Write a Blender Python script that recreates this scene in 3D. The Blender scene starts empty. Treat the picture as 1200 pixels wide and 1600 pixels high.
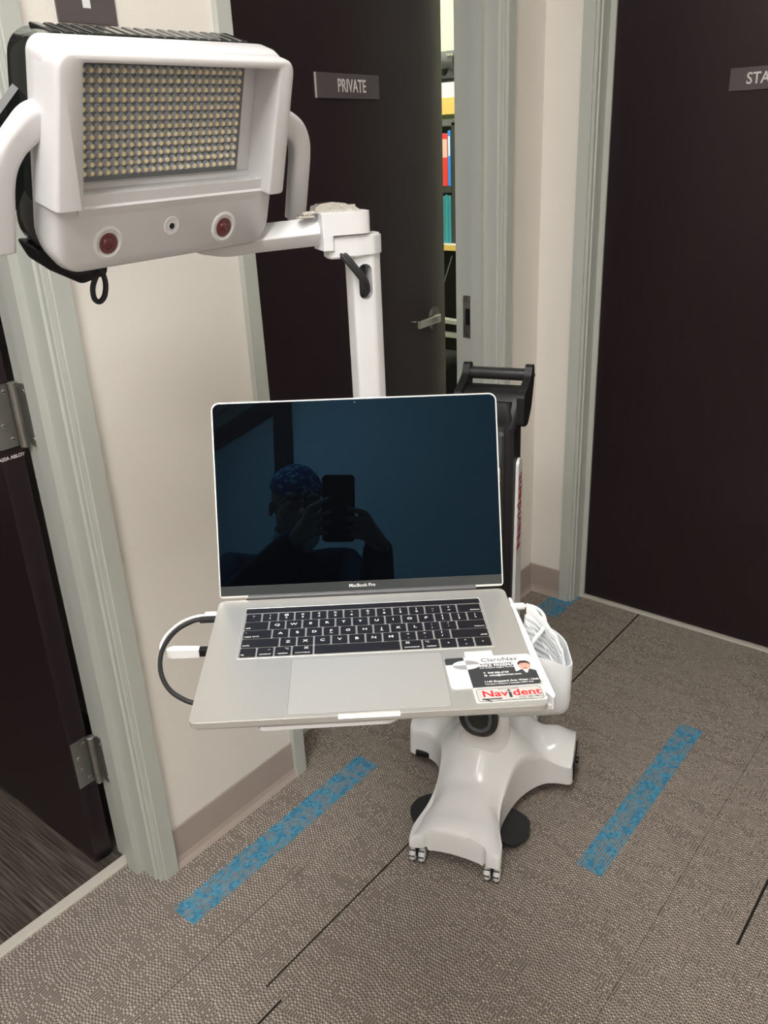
import bpy, bmesh, math, random
from mathutils import Vector, Matrix
random.seed(4)
C = bpy.context.scene.collection
PI = math.pi

# ------------------------------------------------------------------ camera
CAMZ = 1.44
cam_rot = Matrix(((0.77891099, -0.21708732, 0.58836278),
                  (0.62562549, 0.33402039, -0.70499867),
                  (-0.04347889, 0.91722597, 0.39598751)))
cd = bpy.data.cameras.new('camera'); cam = bpy.data.objects.new('camera', cd); C.objects.link(cam)
cd.sensor_fit = 'VERTICAL'; cd.sensor_height = 36.0; cd.lens = 1329.7 / 1600 * 36.0
cd.clip_start = 0.002; cd.clip_end = 50
CAMM = Matrix.Translation((0, 0, CAMZ)) @ cam_rot.to_4x4()
cam.matrix_world = CAMM
bpy.context.scene.camera = cam

# ------------------------------------------------------------------ exposure, world, lights
sc = bpy.context.scene
sc.view_settings.view_transform = 'Standard'; sc.view_settings.look = 'None'
sc.view_settings.gamma = 1.0; sc.view_settings.use_curve_mapping = False
sc.view_settings.exposure = 0.1
w = bpy.data.worlds.new('world'); sc.world = w; w.use_nodes = True
w.node_tree.nodes['Background'].inputs[0].default_value = (0.9, 0.95, 1.0, 1)
w.node_tree.nodes['Background'].inputs[1].default_value = 0.02
LIGHT_HALL = 19.0      # emission strength of the ceiling panels in the hallway
LIGHT_STUDY = 24.0     # ceiling panel of the room behind the PRIVATE door
LIGHT_EXAM = 2.5       # dim panel of the room on the left

# ------------------------------------------------------------------ helpers
def tag(o, label=None, cat=None, group=None, kind=None):
    if label: o['label'] = label
    if cat: o['category'] = cat
    if group: o['group'] = group
    if kind: o['kind'] = kind
    return o
def mat(name, col, rough=0.5, metal=0.0, emit=None, es=1.0, coat=0.0, spec=None, var=0.0, vscale=30, bump=0.0, bscale=200, alpha=None, trans=None):
    m = bpy.data.materials.new(name); m.use_nodes = True
    nt = m.node_tree; b = nt.nodes['Principled BSDF']
    b.inputs['Base Color'].default_value = (*col, 1); b.inputs['Roughness'].default_value = rough
    b.inputs['Metallic'].default_value = metal
    if coat: b.inputs['Coat Weight'].default_value = coat; b.inputs['Coat Roughness'].default_value = 0.05
    if spec is not None: b.inputs['Specular IOR Level'].default_value = spec
    if emit: b.inputs['Emission Color'].default_value = (*emit, 1); b.inputs['Emission Strength'].default_value = es
    if trans is not None: b.inputs['Transmission Weight'].default_value = trans
    if alpha is not None: b.inputs['Alpha'].default_value = alpha
    tc = nt.nodes.new('ShaderNodeTexCoord')
    if var or bump:
        n = nt.nodes.new('ShaderNodeTexNoise'); n.inputs['Scale'].default_value = vscale; n.inputs['Detail'].default_value = 4
        nt.links.new(tc.outputs['Object'], n.inputs['Vector'])
    if var:
        r = nt.nodes.new('ShaderNodeMix'); r.data_type = 'RGBA'
        r.inputs[6].default_value = (*[c * (1 - var) for c in col], 1); r.inputs[7].default_value = (*[min(1, c * (1 + var)) for c in col], 1)
        nt.links.new(n.outputs['Fac'], r.inputs[0]); nt.links.new(r.outputs[2], b.inputs['Base Color'])
    if bump:
        n2 = nt.nodes.new('ShaderNodeTexNoise'); n2.inputs['Scale'].default_value = bscale; n2.inputs['Detail'].default_value = 3
        nt.links.new(tc.outputs['Object'], n2.inputs['Vector'])
        bp = nt.nodes.new('ShaderNodeBump'); bp.inputs['Strength'].default_value = bump; bp.inputs['Distance'].default_value = 0.002
        nt.links.new(n2.outputs['Fac'], bp.inputs['Height']); nt.links.new(bp.outputs['Normal'], b.inputs['Normal'])
    return m
def obj(name, bm, mats, parent=None, smooth=False, M=None, angle=35):
    if M is not None: bm.transform(M)
    bmesh.ops.recalc_face_normals(bm, faces=bm.faces)
    me = bpy.data.meshes.new(name); bm.to_mesh(me); bm.free()
    for m in (mats if isinstance(mats, (list, tuple)) else [mats]): me.materials.append(m)
    if smooth:
        me.polygons.foreach_set('use_smooth', [True] * len(me.polygons))
        if angle < 180:
            me.set_sharp_from_angle(angle=math.radians(angle))
    o = bpy.data.objects.new(name, me); C.objects.link(o)
    if parent: o.parent = parent
    return o
def empty(name, M=Matrix(), parent=None):
    o = bpy.data.objects.new(name, None); C.objects.link(o); o.empty_display_size = 0.05
    if parent: o.parent = parent
    o.matrix_local = M
    return o
def new(): return bmesh.new()
def box(bm, x0, x1, y0, y1, z0, z1, bev=0, seg=2, M=None, mi=0):
    r = bmesh.ops.create_cube(bm, size=1); vs = r['verts']
    bmesh.ops.scale(bm, vec=(x1 - x0, y1 - y0, z1 - z0), verts=vs)
    bmesh.ops.translate(bm, vec=((x0 + x1) / 2, (y0 + y1) / 2, (z0 + z1) / 2), verts=vs)
    fs = list({f for v in vs for f in v.link_faces})
    for f in fs: f.material_index = mi
    if bev:
        es = list({e for v in vs for e in v.link_edges})
        r2 = bmesh.ops.bevel(bm, geom=es, offset=bev, segments=seg, affect='EDGES', profile=0.5)
        for f in r2['faces']: f.material_index = mi
        vs = list({v for f in r2['faces'] for v in f.verts} | {v for v in vs if v.is_valid})
        fs = [f for f in {f for v in vs for f in v.link_faces}]
    if M is not None: bmesh.ops.transform(bm, matrix=M, verts=[v for v in vs if v.is_valid])
    return vs
def cyl(bm, p0, p1, r0, r1=None, seg=24, mi=0, caps=True):
    p0 = Vector(p0); p1 = Vector(p1); d = p1 - p0
    r1 = r0 if r1 is None else r1
    q = d.to_track_quat('Z', 'Y').to_matrix().to_4x4()
    n0 = len(bm.faces)
    r = bmesh.ops.create_cone(bm, cap_ends=caps, segments=seg, radius1=r0, radius2=r1, depth=d.length,
                              matrix=Matrix.Translation((p0 + p1) / 2) @ q)
    for f in {f for v in r['verts'] for f in v.link_faces}: f.material_index = mi
    return r['verts']
def sphere(bm, c, r, s=(1, 1, 1), u=20, v=12, mi=0, M=None):
    q = bmesh.ops.create_uvsphere(bm, u_segments=u, v_segments=v, radius=r)
    bmesh.ops.scale(bm, vec=s, verts=q['verts']); 
    if M is not None: bmesh.ops.transform(bm, matrix=M, verts=q['verts'])
    bmesh.ops.translate(bm, vec=c, verts=q['verts'])
    for f in {f for v in q['verts'] for f in v.link_faces}: f.material_index = mi
    return q['verts']
def prism(bm, pts, z0, z1, mi=0, top=None, M=None):
    """closed polygon in xy extruded from z0 to z1; top(x,y) may give a sloped top"""
    vs = [bm.verts.new((p[0], p[1], z0)) for p in pts]
    vt = [bm.verts.new((p[0], p[1], (top(p[0], p[1]) if top else z1))) for p in pts]
    n = len(pts); fs = [bm.faces.new(vs[::-1]), bm.faces.new(vt)]
    for i in range(n): fs.append(bm.faces.new((vs[i], vs[(i + 1) % n], vt[(i + 1) % n], vt[i])))
    for f in fs: f.material_index = mi
    if M is not None: bmesh.ops.transform(bm, matrix=M, verts=vs + vt)
    return vs + vt
def rrect(x0, x1, y0, y1, r, n=6):
    if not isinstance(r, (tuple, list)): r = (r,) * 4
    out = []
    for (cx, cy, a0, rr) in ((x1 - r[0], y1 - r[0], 0, r[0]), (x0 + r[1], y1 - r[1], 90, r[1]), (x0 + r[2], y0 + r[2], 180, r[2]), (x1 - r[3], y0 + r[3], 270, r[3])):
        for i in range(n + 1):
            a = math.radians(a0 + 90 * i / n); out.append((cx + rr * math.cos(a), cy + rr * math.sin(a)))
    return out
def roundpoly(pts, r, n=5):
    out = []; N = len(pts)
    for i in range(N):
        p = Vector(pts[i]); a = Vector(pts[i - 1]); b = Vector(pts[(i + 1) % N])
        rr = r[i] if isinstance(r, (list, tuple)) else r
        da = (a - p).normalized(); db = (b - p).normalized()
        rr = min(rr, (a - p).length * .49, (b - p).length * .49)
        if rr <= 0: out.append(tuple(p)); continue
        for k in range(n + 1):
            t = k / n
            q = (p + da * rr) * (1 - t) ** 2 + p * 2 * t * (1 - t) + (p + db * rr) * t * t
            out.append(tuple(q))
    return out
def smoothpath(pts, n=8, closed=False):
    P = [Vector(p) for p in pts]; out = []
    N = len(P)
    rng = range(N if closed else N - 1)
    for i in rng:
        p1 = P[i]; p2 = P[(i + 1) % N]
        p0 = P[i - 1] if (i > 0 or closed) else p1 * 2 - p2
        p3 = P[(i + 2) % N] if (i + 2 < N or closed) else p2 * 2 - p1
        for k in range(n):
            t = k / n
            out.append(0.5 * ((2 * p1) + (p2 - p0) * t + (2 * p0 - 5 * p1 + 4 * p2 - p3) * t * t + (3 * p1 - p0 - 3 * p2 + p3) * t ** 3))
    if not closed: out.append(P[-1])
    return out
def sweep(bm, path, prof, closed=False, mi=0, up=Vector((0, 0, 1)), radii=None):
    """prof: list of (a,b) offsets or a radius; parallel-transport frame"""
    if isinstance(prof, (int, float)): prof = [(prof * math.cos(2 * PI * k / 12), prof * math.sin(2 * PI * k / 12)) for k in range(12)]
    P = [Vector(p) for p in path]; N = len(P); rings = []
    t0 = (P[1] - P[0]).normalized()
    nrm = (up - t0 * up.dot(t0))
    if nrm.length < 1e-4: nrm = Vector((1, 0, 0)) - t0 * t0.x
    nrm.normalize()
    for i in range(N):
        if closed: t = (P[(i + 1) % N] - P[i - 1]).normalized()
        else: t = (P[min(i + 1, N - 1)] - P[max(i - 1, 0)]).normalized()
        nrm = (nrm - t * nrm.dot(t)).normalized(); b = t.cross(nrm)
        s = radii[i] if radii else 1
        rings.append([bm.verts.new(P[i] + nrm * (q[0] * s) + b * (q[1] * s)) for q in prof])
    m = len(prof); fs = []
    for i in range(N if closed else N - 1):
        A = rings[i]; B = rings[(i + 1) % N]
        for k in range(m): fs.append(bm.faces.new((A[k], A[(k + 1) % m], B[(k + 1) % m], B[k])))
    if not closed: fs += [bm.faces.new(rings[0][::-1]), bm.faces.new(rings[-1])]
    for f in fs: f.material_index = mi
def lathe(bm, prof, seg=32, M=None, mi=0):
    rings = []
    for (r, z) in prof: rings.append([bm.verts.new((max(r, 1e-5) * math.cos(2 * PI * k / seg), max(r, 1e-5) * math.sin(2 * PI * k / seg), z)) for k in range(seg)])
    for A, B in zip(rings, rings[1:]):
        for k in range(seg): bm.faces.new((A[k], A[(k + 1) % seg], B[(k + 1) % seg], B[k])).material_index = mi
    bm.faces.new(rings[0][::-1]).material_index = mi; bm.faces.new(rings[-1]).material_index = mi
    if M is not None: bmesh.ops.transform(bm, matrix=M, verts=[v for r in rings for v in r])
def text(bm, s, size, M, ext=0.0002, align='CENTER', ay='CENTER', mi=0, bold=0.0, sx=1.0, shear=0.0, space=1.0):
    cu = bpy.data.curves.new('t', 'FONT'); cu.body = s; cu.size = size; cu.align_x = align; cu.align_y = ay
    cu.extrude = ext; cu.offset = bold; cu.resolution_u = 3; cu.shear = shear; cu.space_character = space
    o = bpy.data.objects.new('t', cu); C.objects.link(o)
    dg = bpy.context.evaluated_depsgraph_get(); me = bpy.data.meshes.new_from_object(o.evaluated_get(dg))
    n0 = len(bm.verts); f0 = len(bm.faces)
    bm.from_mesh(me); bm.verts.ensure_lookup_table(); bm.faces.ensure_lookup_table()
    vs = bm.verts[n0:]; 
    for f in bm.faces[f0:]: f.material_index = mi
    bmesh.ops.transform(bm, matrix=M @ Matrix.Diagonal((sx, 1, 1, 1)), verts=vs)
    bpy.data.objects.remove(o); bpy.data.curves.remove(cu); bpy.data.meshes.remove(me)
def T(x, y, z): return Matrix.Translation((x, y, z))
def RX(a): return Matrix.Rotation(math.radians(a), 4, 'X')
def RY(a): return Matrix.Rotation(math.radians(a), 4, 'Y')
def RZ(a): return Matrix.Rotation(math.radians(a), 4, 'Z')
def frame(o, x, y, z=None):
    x = Vector(x).normalized(); y = Vector(y); y = (y - x * y.dot(x)).normalized(); z = x.cross(y)
    m = Matrix((x, y, z)).transposed().to_4x4(); m.translation = o; return m
def copy_parts(o, parent=None):
    c = o.copy(); C.objects.link(c); c.parent = parent
    for ch in list(o.children): copy_parts(ch, c)
    return c

# ------------------------------------------------------------------ materials
m_wall = mat('wall_paint', (0.775, 0.735, 0.675), 0.75, var=0.015, vscale=3, bump=0.35, bscale=260)
m_wall_b = mat('wall_paint_dim', (0.55, 0.53, 0.50), 0.8)  # darker wall paint; the left room's dimness is put into the colour
m_study = mat('study_wall_paint', (0.78, 0.84, 0.56), 0.8)
m_ceil = mat('ceiling_tile', (0.85, 0.85, 0.83), 0.9, bump=0.5, bscale=120)
m_frame = mat('door_frame_paint', (0.475, 0.49, 0.45), 0.42)
m_base = mat('rubber_base', (0.39, 0.325, 0.285), 0.6, var=0.03, vscale=8)
m_strip = mat('transition_strip', (0.52, 0.49, 0.43), 0.45, var=0.05, vscale=20)
m_white = mat('white_plastic', (0.80, 0.80, 0.80), 0.22, coat=0.3)
m_white_matte = mat('white_powder_coat', (0.74, 0.74, 0.75), 0.38)
m_hood = mat('camera_shell_white', (0.66, 0.65, 0.66), 0.34, coat=0.15)
m_black = mat('black_plastic', (0.007, 0.007, 0.008), 0.42, spec=.35)
m_blackgloss = mat('black_gloss', (0.014, 0.017, 0.015), 0.12, coat=0.5)
m_rubber = mat('black_rubber', (0.015, 0.015, 0.016), 0.65)
m_grey = mat('dark_grey_plastic', (0.09, 0.09, 0.095), 0.4)
m_alu = mat('laptop_aluminium', (0.56, 0.545, 0.515), 0.38, metal=0.55, var=0.02, vscale=400)
m_alu_edge = mat('laptop_lid_rim', (0.80, 0.79, 0.76), 0.3, metal=0.5)
m_pad = mat('trackpad_glass', (0.55, 0.535, 0.505), 0.33, metal=0.4)
m_key = mat('key_black', (0.012, 0.010, 0.013), 0.42)
m_legend = mat('legend_white', (0.75, 0.75, 0.75), 0.6)
m_steel = mat('satin_steel', (0.36, 0.35, 0.33), 0.36, metal=0.9, var=0.08, vscale=60)
m_chrome = mat('polished_steel', (0.78, 0.76, 0.72), 0.26, metal=1.0)
m_nickel = mat('brushed_nickel', (0.62, 0.61, 0.58), 0.5, metal=0.2)
m_silver = mat('silver_strip', (0.72, 0.73, 0.74), 0.3, metal=0.1)
m_red = mat('red_print', (0.62, 0.02, 0.03), 0.5)
m_darkred = mat('dark_red_print', (0.30, 0.02, 0.03), 0.5)
m_sign = mat('sign_acrylic', (0.085, 0.072, 0.075), 0.32, var=0.05, vscale=20)
m_signtext = mat('sign_lettering', (0.62, 0.60, 0.58), 0.5)
m_card = mat('card_white', (0.74, 0.74, 0.74), 0.4)
m_cardtape = mat('white_tape', (0.78, 0.80, 0.78), 0.5)
m_cardblk = mat('card_charcoal', (0.04, 0.043, 0.045), 0.4)
m_label = mat('sticker_silver', (0.55, 0.53, 0.50), 0.4)
m_skinp = mat('portrait_skin', (0.75, 0.36, 0.28), 0.5)
m_mask = mat('mask_fabric', (0.80, 0.82, 0.83), 0.85, bump=0.3, bscale=900)
m_cable = mat('white_cable', (0.80, 0.80, 0.79), 0.4)
m_bin = mat('bin_plastic', (0.64, 0.66, 0.68), 0.36)
m_leaf = mat('yellow_edge', (0.72, 0.50, 0.13), 0.5)
m_lens = mat('lens_red_glass', (0.10, 0.012, 0.015), 0.05, coat=1.0)

def door_mat():
    m = mat('dark_stained_door', (0.016, 0.009, 0.010), 0.33, spec=0.45)
    nt = m.node_tree; b = nt.nodes['Principled BSDF']
    tc = nt.nodes.new('ShaderNodeTexCoord'); mp = nt.nodes.new('ShaderNodeMapping'); mp.inputs['Scale'].default_value = (14, 14, 1.2)
    n = nt.nodes.new('ShaderNodeTexNoise'); n.inputs['Scale'].default_value = 5; n.inputs['Detail'].default_value = 6
    r = nt.nodes.new('ShaderNodeMix'); r.data_type = 'RGBA'
    r.inputs[6].default_value = (0.011, 0.006, 0.0075, 1); r.inputs[7].default_value = (0.022, 0.0115, 0.0135, 1)
    nt.links.new(tc.outputs['Object'], mp.inputs[0]); nt.links.new(mp.outputs[0], n.inputs['Vector'])
    nt.links.new(n.outputs['Fac'], r.inputs[0]); nt.links.new(r.outputs[2], b.inputs['Base Color'])
    return m
m_door = door_mat()

class NT:
    """tiny expression builder over shader math nodes"""
    def __init__(s, m): s.nt = m.node_tree
    def m(s, op, *a):
        n = s.nt.nodes.new('ShaderNodeMath'); n.operation = op
        for i, v in enumerate(a):
            if hasattr(v, 'is_output'): s.nt.links.new(v, n.inputs[i])
            else: n.inputs[i].default_value = v
        return n.outputs[0]
    def band(s, v, a, b): return s.m('MULTIPLY', s.m('GREATER_THAN', v, a), s.m('LESS_THAN', v, b))
    def comb(s, x, y, z=0.0):
        n = s.nt.nodes.new('ShaderNodeCombineXYZ')
        for i, v in enumerate((x, y, z)):
            if hasattr(v, 'is_output'): s.nt.links.new(v, n.inputs[i])
            else: n.inputs[i].default_value = v
        return n.outputs[0]
    def white(s, vec):
        n = s.nt.nodes.new('ShaderNodeTexWhiteNoise'); n.noise_dimensions = '3D'; s.nt.links.new(vec, n.inputs['Vector']); return n.outputs['Value']
    def noise(s, vec, scale, detail=2):
        n = s.nt.nodes.new('ShaderNodeTexNoise'); n.inputs['Scale'].default_value = scale; n.inputs['Detail'].default_value = detail
        s.nt.links.new(vec, n.inputs['Vector']); return n.outputs['Fac']
    def mix(s, f, a, b):
        n = s.nt.nodes.new('ShaderNodeMix'); n.data_type = 'RGBA'
        for i, v in ((0, f), (6, a), (7, b)):
            if hasattr(v, 'is_output'): s.nt.links.new(v, n.inputs[i])
            elif i == 0: n.inputs[0].default_value = v
            else: n.inputs[i].default_value = (*v, 1)
        return n.outputs[2]
def carpet_mat():
    m = mat('carpet_tile', (0.2, 0.18, 0.16), 0.95, spec=0.08); e = NT(m); nt = m.node_tree
    tc = nt.nodes.new('ShaderNodeTexCoord'); sp = nt.nodes.new('ShaderNodeSeparateXYZ'); nt.links.new(tc.outputs['Object'], sp.inputs[0])
    x, y = sp.outputs[0], sp.outputs[1]
    PX, PY = 0.0061, 0.0074
    wob = e.m('MULTIPLY', e.m('SUBTRACT', e.noise(tc.outputs['Object'], 90, 1), 0.5), 0.0022)
    xs = e.m('DIVIDE', e.m('ADD', x, wob), PX); ix = e.m('FLOOR', xs); fx = e.m('FRACT', xs)
    off = e.white(e.comb(ix, 3.0)); ys = e.m('ADD', e.m('ADD', e.m('DIVIDE', y, PY), off), e.m('MULTIPLY', wob, 110.0)); iy = e.m('FLOOR', ys); fy = e.m('FRACT', ys)
    rnd = e.white(e.comb(ix, iy))
    isdot = e.m('LESS_THAN', fx, 0.40)
    # rib: long rounded yarn; dot row: small round tufts
    rx_ = e.m('DIVIDE', e.m('SUBTRACT', fx, 0.70), 0.30)
    rib = e.m('MULTIPLY', e.m('SUBTRACT', 1.0, e.m('MULTIPLY', rx_, rx_)), e.m('ADD', 0.82, e.m('MULTIPLY', 0.18, e.m('SINE', e.m('MULTIPLY', fy, 6.28)))))
    dx_ = e.m('DIVIDE', e.m('SUBTRACT', fx, 0.20), 0.22); dy_ = e.m('DIVIDE', e.m('SUBTRACT', fy, 0.5), 0.34)
    dot = e.m('SUBTRACT', 1.0, e.m('ADD', e.m('MULTIPLY', dx_, dx_), e.m('MULTIPLY', dy_, dy_)))
    dot = e.m('MAXIMUM', e.m('SUBTRACT', dot, e.m('MULTIPLY', e.white(e.comb(ix, iy, 7.0)), 0.45)), 0.0)
    # where the cream tufts surface: broad ripples across the pile
    mp = nt.nodes.new('ShaderNodeMapping'); mp.inputs['Scale'].default_value = (5, 22, 1); mp.inputs['Rotation'].default_value = (0, 0, 0.45)
    nt.links.new(tc.outputs['Object'], mp.inputs[0])
    big = e.noise(mp.outputs[0], 1.3, 4)
    cl = nt.nodes.new('ShaderNodeClamp'); nt.links.new(e.m('MULTIPLY', e.m('SUBTRACT', big, 0.40), 6.0), cl.inputs[0]); bigc = cl.outputs[0]
    on = e.m('GREATER_THAN', e.m('ADD', bigc, e.m('MULTIPLY', rnd, 1.0)), 0.60)
    shade = e.noise(mp.outputs[0], 3.2, 2)
    ribc = e.mix(shade, (0.185, 0.156, 0.132), (0.39, 0.335, 0.288))
    cream = e.mix(rnd, (0.44, 0.395, 0.335), (0.74, 0.68, 0.59))
    gap_shade = (0.090, 0.074, 0.062)  # shadow between ribs and tufts, painted into the carpet colour
    tuft = e.m('MULTIPLY', on, e.m('GREATER_THAN', dot, 0.12))
    dotc = e.mix(tuft, e.mix(on, (0.17, 0.145, 0.120), gap_shade), cream)
    col = e.mix(isdot, ribc, dotc)
    edge = e.m('MULTIPLY', e.m('SUBTRACT', 1.0, isdot), e.m('LESS_THAN', rib, 0.42))
    col = e.mix(e.m('MULTIPLY', edge, 0.75), col, gap_shade)
    # blue accent stripes
    s1 = e.m('MULTIPLY', e.band(x, -1.205, -1.139), e.band(y, 0.698, 1.296))
    s2 = e.m('MULTIPLY', e.band(x, -0.592, -0.533), e.band(y, 1.299, 1.893))
    s3 = e.m('MULTIPLY', e.band(x, -1.205, -1.12), e.band(y, 2.19, 2.36))
    s = e.m('MAXIMUM', s1, e.m('MAXIMUM', s2, s3))
    patch = e.noise(e.comb(e.m('MULTIPLY', x, 1.0), e.m('MULTIPLY', y, 1.0)), 38, 1)
    full = e.m('GREATER_THAN', e.m('ADD', patch, e.m('MULTIPLY', rnd, 0.05)), 0.52)
    isb = e.m('MAXIMUM', e.m('LESS_THAN', fx, 0.52), full)
    blue = e.mix(rnd, (0.045, 0.19, 0.31), (0.10, 0.30, 0.44))
    col = e.mix(e.m('MULTIPLY', s, isb), col, blue)
    # tile seams
    def seam(xc, ya, yb, wd): return e.m('MULTIPLY', e.band(x, xc - wd, xc + wd), e.band(y, ya, yb))
    q = seam(-0.918, 0.69, 1.14, 0.0019)
    for a in ((-0.253, 1.30, 1.52, 0.0025), (-0.912, 1.60, 2.38, 0.0024), (-0.876, 0.3, 0.688, 0.0022), (-0.918, 1.14, 1.60, 0.0006), (-0.40, 0.9, 2.2, 0.0006)): q = e.m('MAXIMUM', q, seam(*a))
    q = e.m('MAXIMUM', q, e.m('MULTIPLY', seam(-1.06, 0.45, 0.95, 0.0010), 0.6))
    col = e.mix(q, col, (0.02, 0.017, 0.015))
    b = nt.nodes['Principled BSDF']; nt.links.new(col, b.inputs['Base Color'])
    h = e.m('MAXIMUM', e.m('MULTIPLY', e.m('SUBTRACT', 1.0, isdot), e.m('MULTIPLY', rib, 0.8)), e.m('MULTIPLY', isdot, dot))
    bp = nt.nodes.new('ShaderNodeBump'); bp.inputs['Strength'].default_value = 0.55; bp.inputs['Distance'].default_value = 0.002
    nt.links.new(h, bp.inputs['Height']); nt.links.new(bp.outputs['Normal'], b.inputs['Normal'])
    return m
m_carpet = carpet_mat()
def vinyl_mat():
    m = mat('dark_vinyl_plank', (0.08, 0.06, 0.05), 0.45); e = NT(m); nt = m.node_tree
    tc = nt.nodes.new('ShaderNodeTexCoord'); mp = nt.nodes.new('ShaderNodeMapping'); mp.inputs['Scale'].default_value = (2.2, 110, 1); mp.inputs['Rotation'].default_value = (0, 0, 0)
    nt.links.new(tc.outputs['Object'], mp.inputs[0])
    n = e.noise(mp.outputs[0], 3, 5); n2 = e.noise(mp.outputs[0], 9, 2)
    f = e.m('ADD', e.m('MULTIPLY', e.m('SUBTRACT', n, .4), 3.0), e.m('MULTIPLY', e.m('SUBTRACT', n2, .5), 1.0))
    cl = nt.nodes.new('ShaderNodeClamp'); nt.links.new(f, cl.inputs[0])
    col = e.mix(cl.outputs[0], (0.035, 0.026, 0.022), (0.15, 0.125, 0.105))
    nt.links.new(col, nt.nodes['Principled BSDF'].inputs['Base Color'])
    return m
m_vinyl = vinyl_mat()
def screen_mat():
    m = bpy.data.materials.new('display_glass'); m.use_nodes = True; nt = m.node_tree
    b = nt.nodes['Principled BSDF']; b.inputs['Base Color'].default_value = (0.0008, 0.001, 0.0016, 1); b.inputs['Roughness'].default_value = 0.25
    b.inputs['Specular IOR Level'].default_value = 0.02
    g = nt.nodes.new('ShaderNodeBsdfGlossy'); g.inputs['Color'].default_value = (0.0042, 0.0135, 0.0245, 1); g.inputs['Roughness'].default_value = 0.012
    tc = nt.nodes.new('ShaderNodeTexCoord'); n = nt.nodes.new('ShaderNodeTexNoise'); n.inputs['Scale'].default_value = 9; n.inputs['Detail'].default_value = 5
    nt.links.new(tc.outputs['Object'], n.inputs['Vector'])
    r = nt.nodes.new('ShaderNodeMapRange'); r.inputs['From Min'].default_value = .45; r.inputs['From Max'].default_value = .8
    r.inputs['To Min'].default_value = .008; r.inputs['To Max'].default_value = .03
    nt.links.new(n.outputs['Fac'], r.inputs[0]); nt.links.new(r.outputs[0], g.inputs['Roughness'])
    a = nt.nodes.new('ShaderNodeAddShader'); nt.links.new(b.outputs[0], a.inputs[0]); nt.links.new(g.outputs[0], a.inputs[1])
    nt.links.new(a.outputs[0], nt.nodes['Material Output'].inputs['Surface'])
    return m
m_screen = screen_mat()

# ------------------------------------------------------------------ room shell
WX = -1.29      # face of left wall
BX = -1.43      # its back face
WY = 2.32       # face of the end wall
CEIL = 3.0
XR, YB = 1.2, -3.2
D1A, D1B = -0.185, 0.73     # opening of door 1
D2A, D2B = 1.19, 2.095      # opening of door 2
DH = 2.13
S = lambda o: tag(o, kind='structure')

bm = new(); box(bm, -1.388, XR, YB, 2.44, -0.05, 0); S(obj('floor', bm, m_carpet))
bm = new(); box(bm, -3.6, -1.43, -1.6, 1.0, -0.05, 0.0); box(bm, -1.43, -1.4025, D1A, D1B, -0.05, 0.0); S(obj('floor', bm, m_vinyl))
bm = new(); box(bm, -3.6, -1.43, 1.0, 3.95, -0.05, 0.0); box(bm, -1.43, -1.388, D2A, D2B, -0.05, 0.0); S(obj('floor', bm, m_rubber))
bm = new(); box(bm, -3.6, XR, YB, 3.95, CEIL, CEIL + 0.05); S(obj('ceiling', bm, m_ceil))
bm = new()
box(bm, BX, WX, YB, D1A - .02, 0, CEIL); box(bm, BX, WX, D1A - .02, D1B + .02, DH, CEIL)
box(bm, BX, WX, D1B + .022, D2A - .022, 0, CEIL); box(bm, BX, WX, D2A - .022, D2B + .022, DH, CEIL)
box(bm, BX, WX, D2B + .022, WY + .12, 0, CEIL)
S(obj('wall_left', bm, m_wall))
DX0, DX1 = -1.128, -0.215   # opening of door 3 in the end wall
bm = new()
box(bm, WX, DX0 - .022, WY, WY + .12, 0, CEIL); box(bm, DX0 - .022, DX1 + .022, WY, WY + .12, DH, CEIL); box(bm, DX1 + .022, XR, WY, WY + .12, 0, CEIL)
S(obj('wall_far', bm, m_wall))
bm = new(); box(bm, XR, XR + .1, -1.75, WY + .12, 0, CEIL); S(obj('wall_right', bm, m_wall))
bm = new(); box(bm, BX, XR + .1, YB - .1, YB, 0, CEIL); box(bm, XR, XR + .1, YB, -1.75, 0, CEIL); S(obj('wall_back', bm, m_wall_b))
# rooms behind the left wall
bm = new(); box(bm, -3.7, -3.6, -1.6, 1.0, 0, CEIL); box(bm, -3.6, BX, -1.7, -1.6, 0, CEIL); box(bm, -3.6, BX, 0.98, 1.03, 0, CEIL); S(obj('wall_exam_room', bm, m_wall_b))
bm = new(); box(bm, -3.7, -3.6, 1.03, 3.95, 0, CEIL); box(bm, -3.6, -1.2, 3.95, 4.05, 0, CEIL); box(bm, -1.30, -1.2, WY + .12, 3.95, 0, CEIL); S(obj('wall_study', bm, m_study))

# baseboards: coved rubber base with a toe
def baseboard(name, p0, p1, out):
    p0 = Vector(p0); p1 = Vector(p1); o = Vector(out)
    prof = [(0, 0), (0.013, 0), (0.011, 0.004), (0.0065, 0.012), (0.0035, 0.024), (0.003, 0.098), (0.0015, 0.1016), (0, 0.1016)]
    bm = new(); A = []; B = []
    for d, z in prof:
        A.append(bm.verts.new((*(p0 + o * d), z))); B.append(bm.verts.new((*(p1 + o * d), z)))
    n = len(prof)
    for i in range(n): bm.faces.new((A[i], A[(i + 1) % n], B[(i + 1) % n], B[i]))
    bm.faces.new(A); bm.faces.new(B[::-1])
    S(obj(name, bm, m_base))
baseboard('baseboard_left', (WX, 0.768), (WX, 1.144), (1, 0))
baseboard('baseboard_left', (WX, 2.142), (WX, WY), (1, 0))
baseboard('baseboard_far', (WX, WY), (-1.176, WY), (0, -1))
baseboard('baseboard_far', (-.165, WY), (XR, WY), (0, -1))
baseboard('baseboard_right', (XR, WY), (XR, -1.75), (-1, 0))

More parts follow.
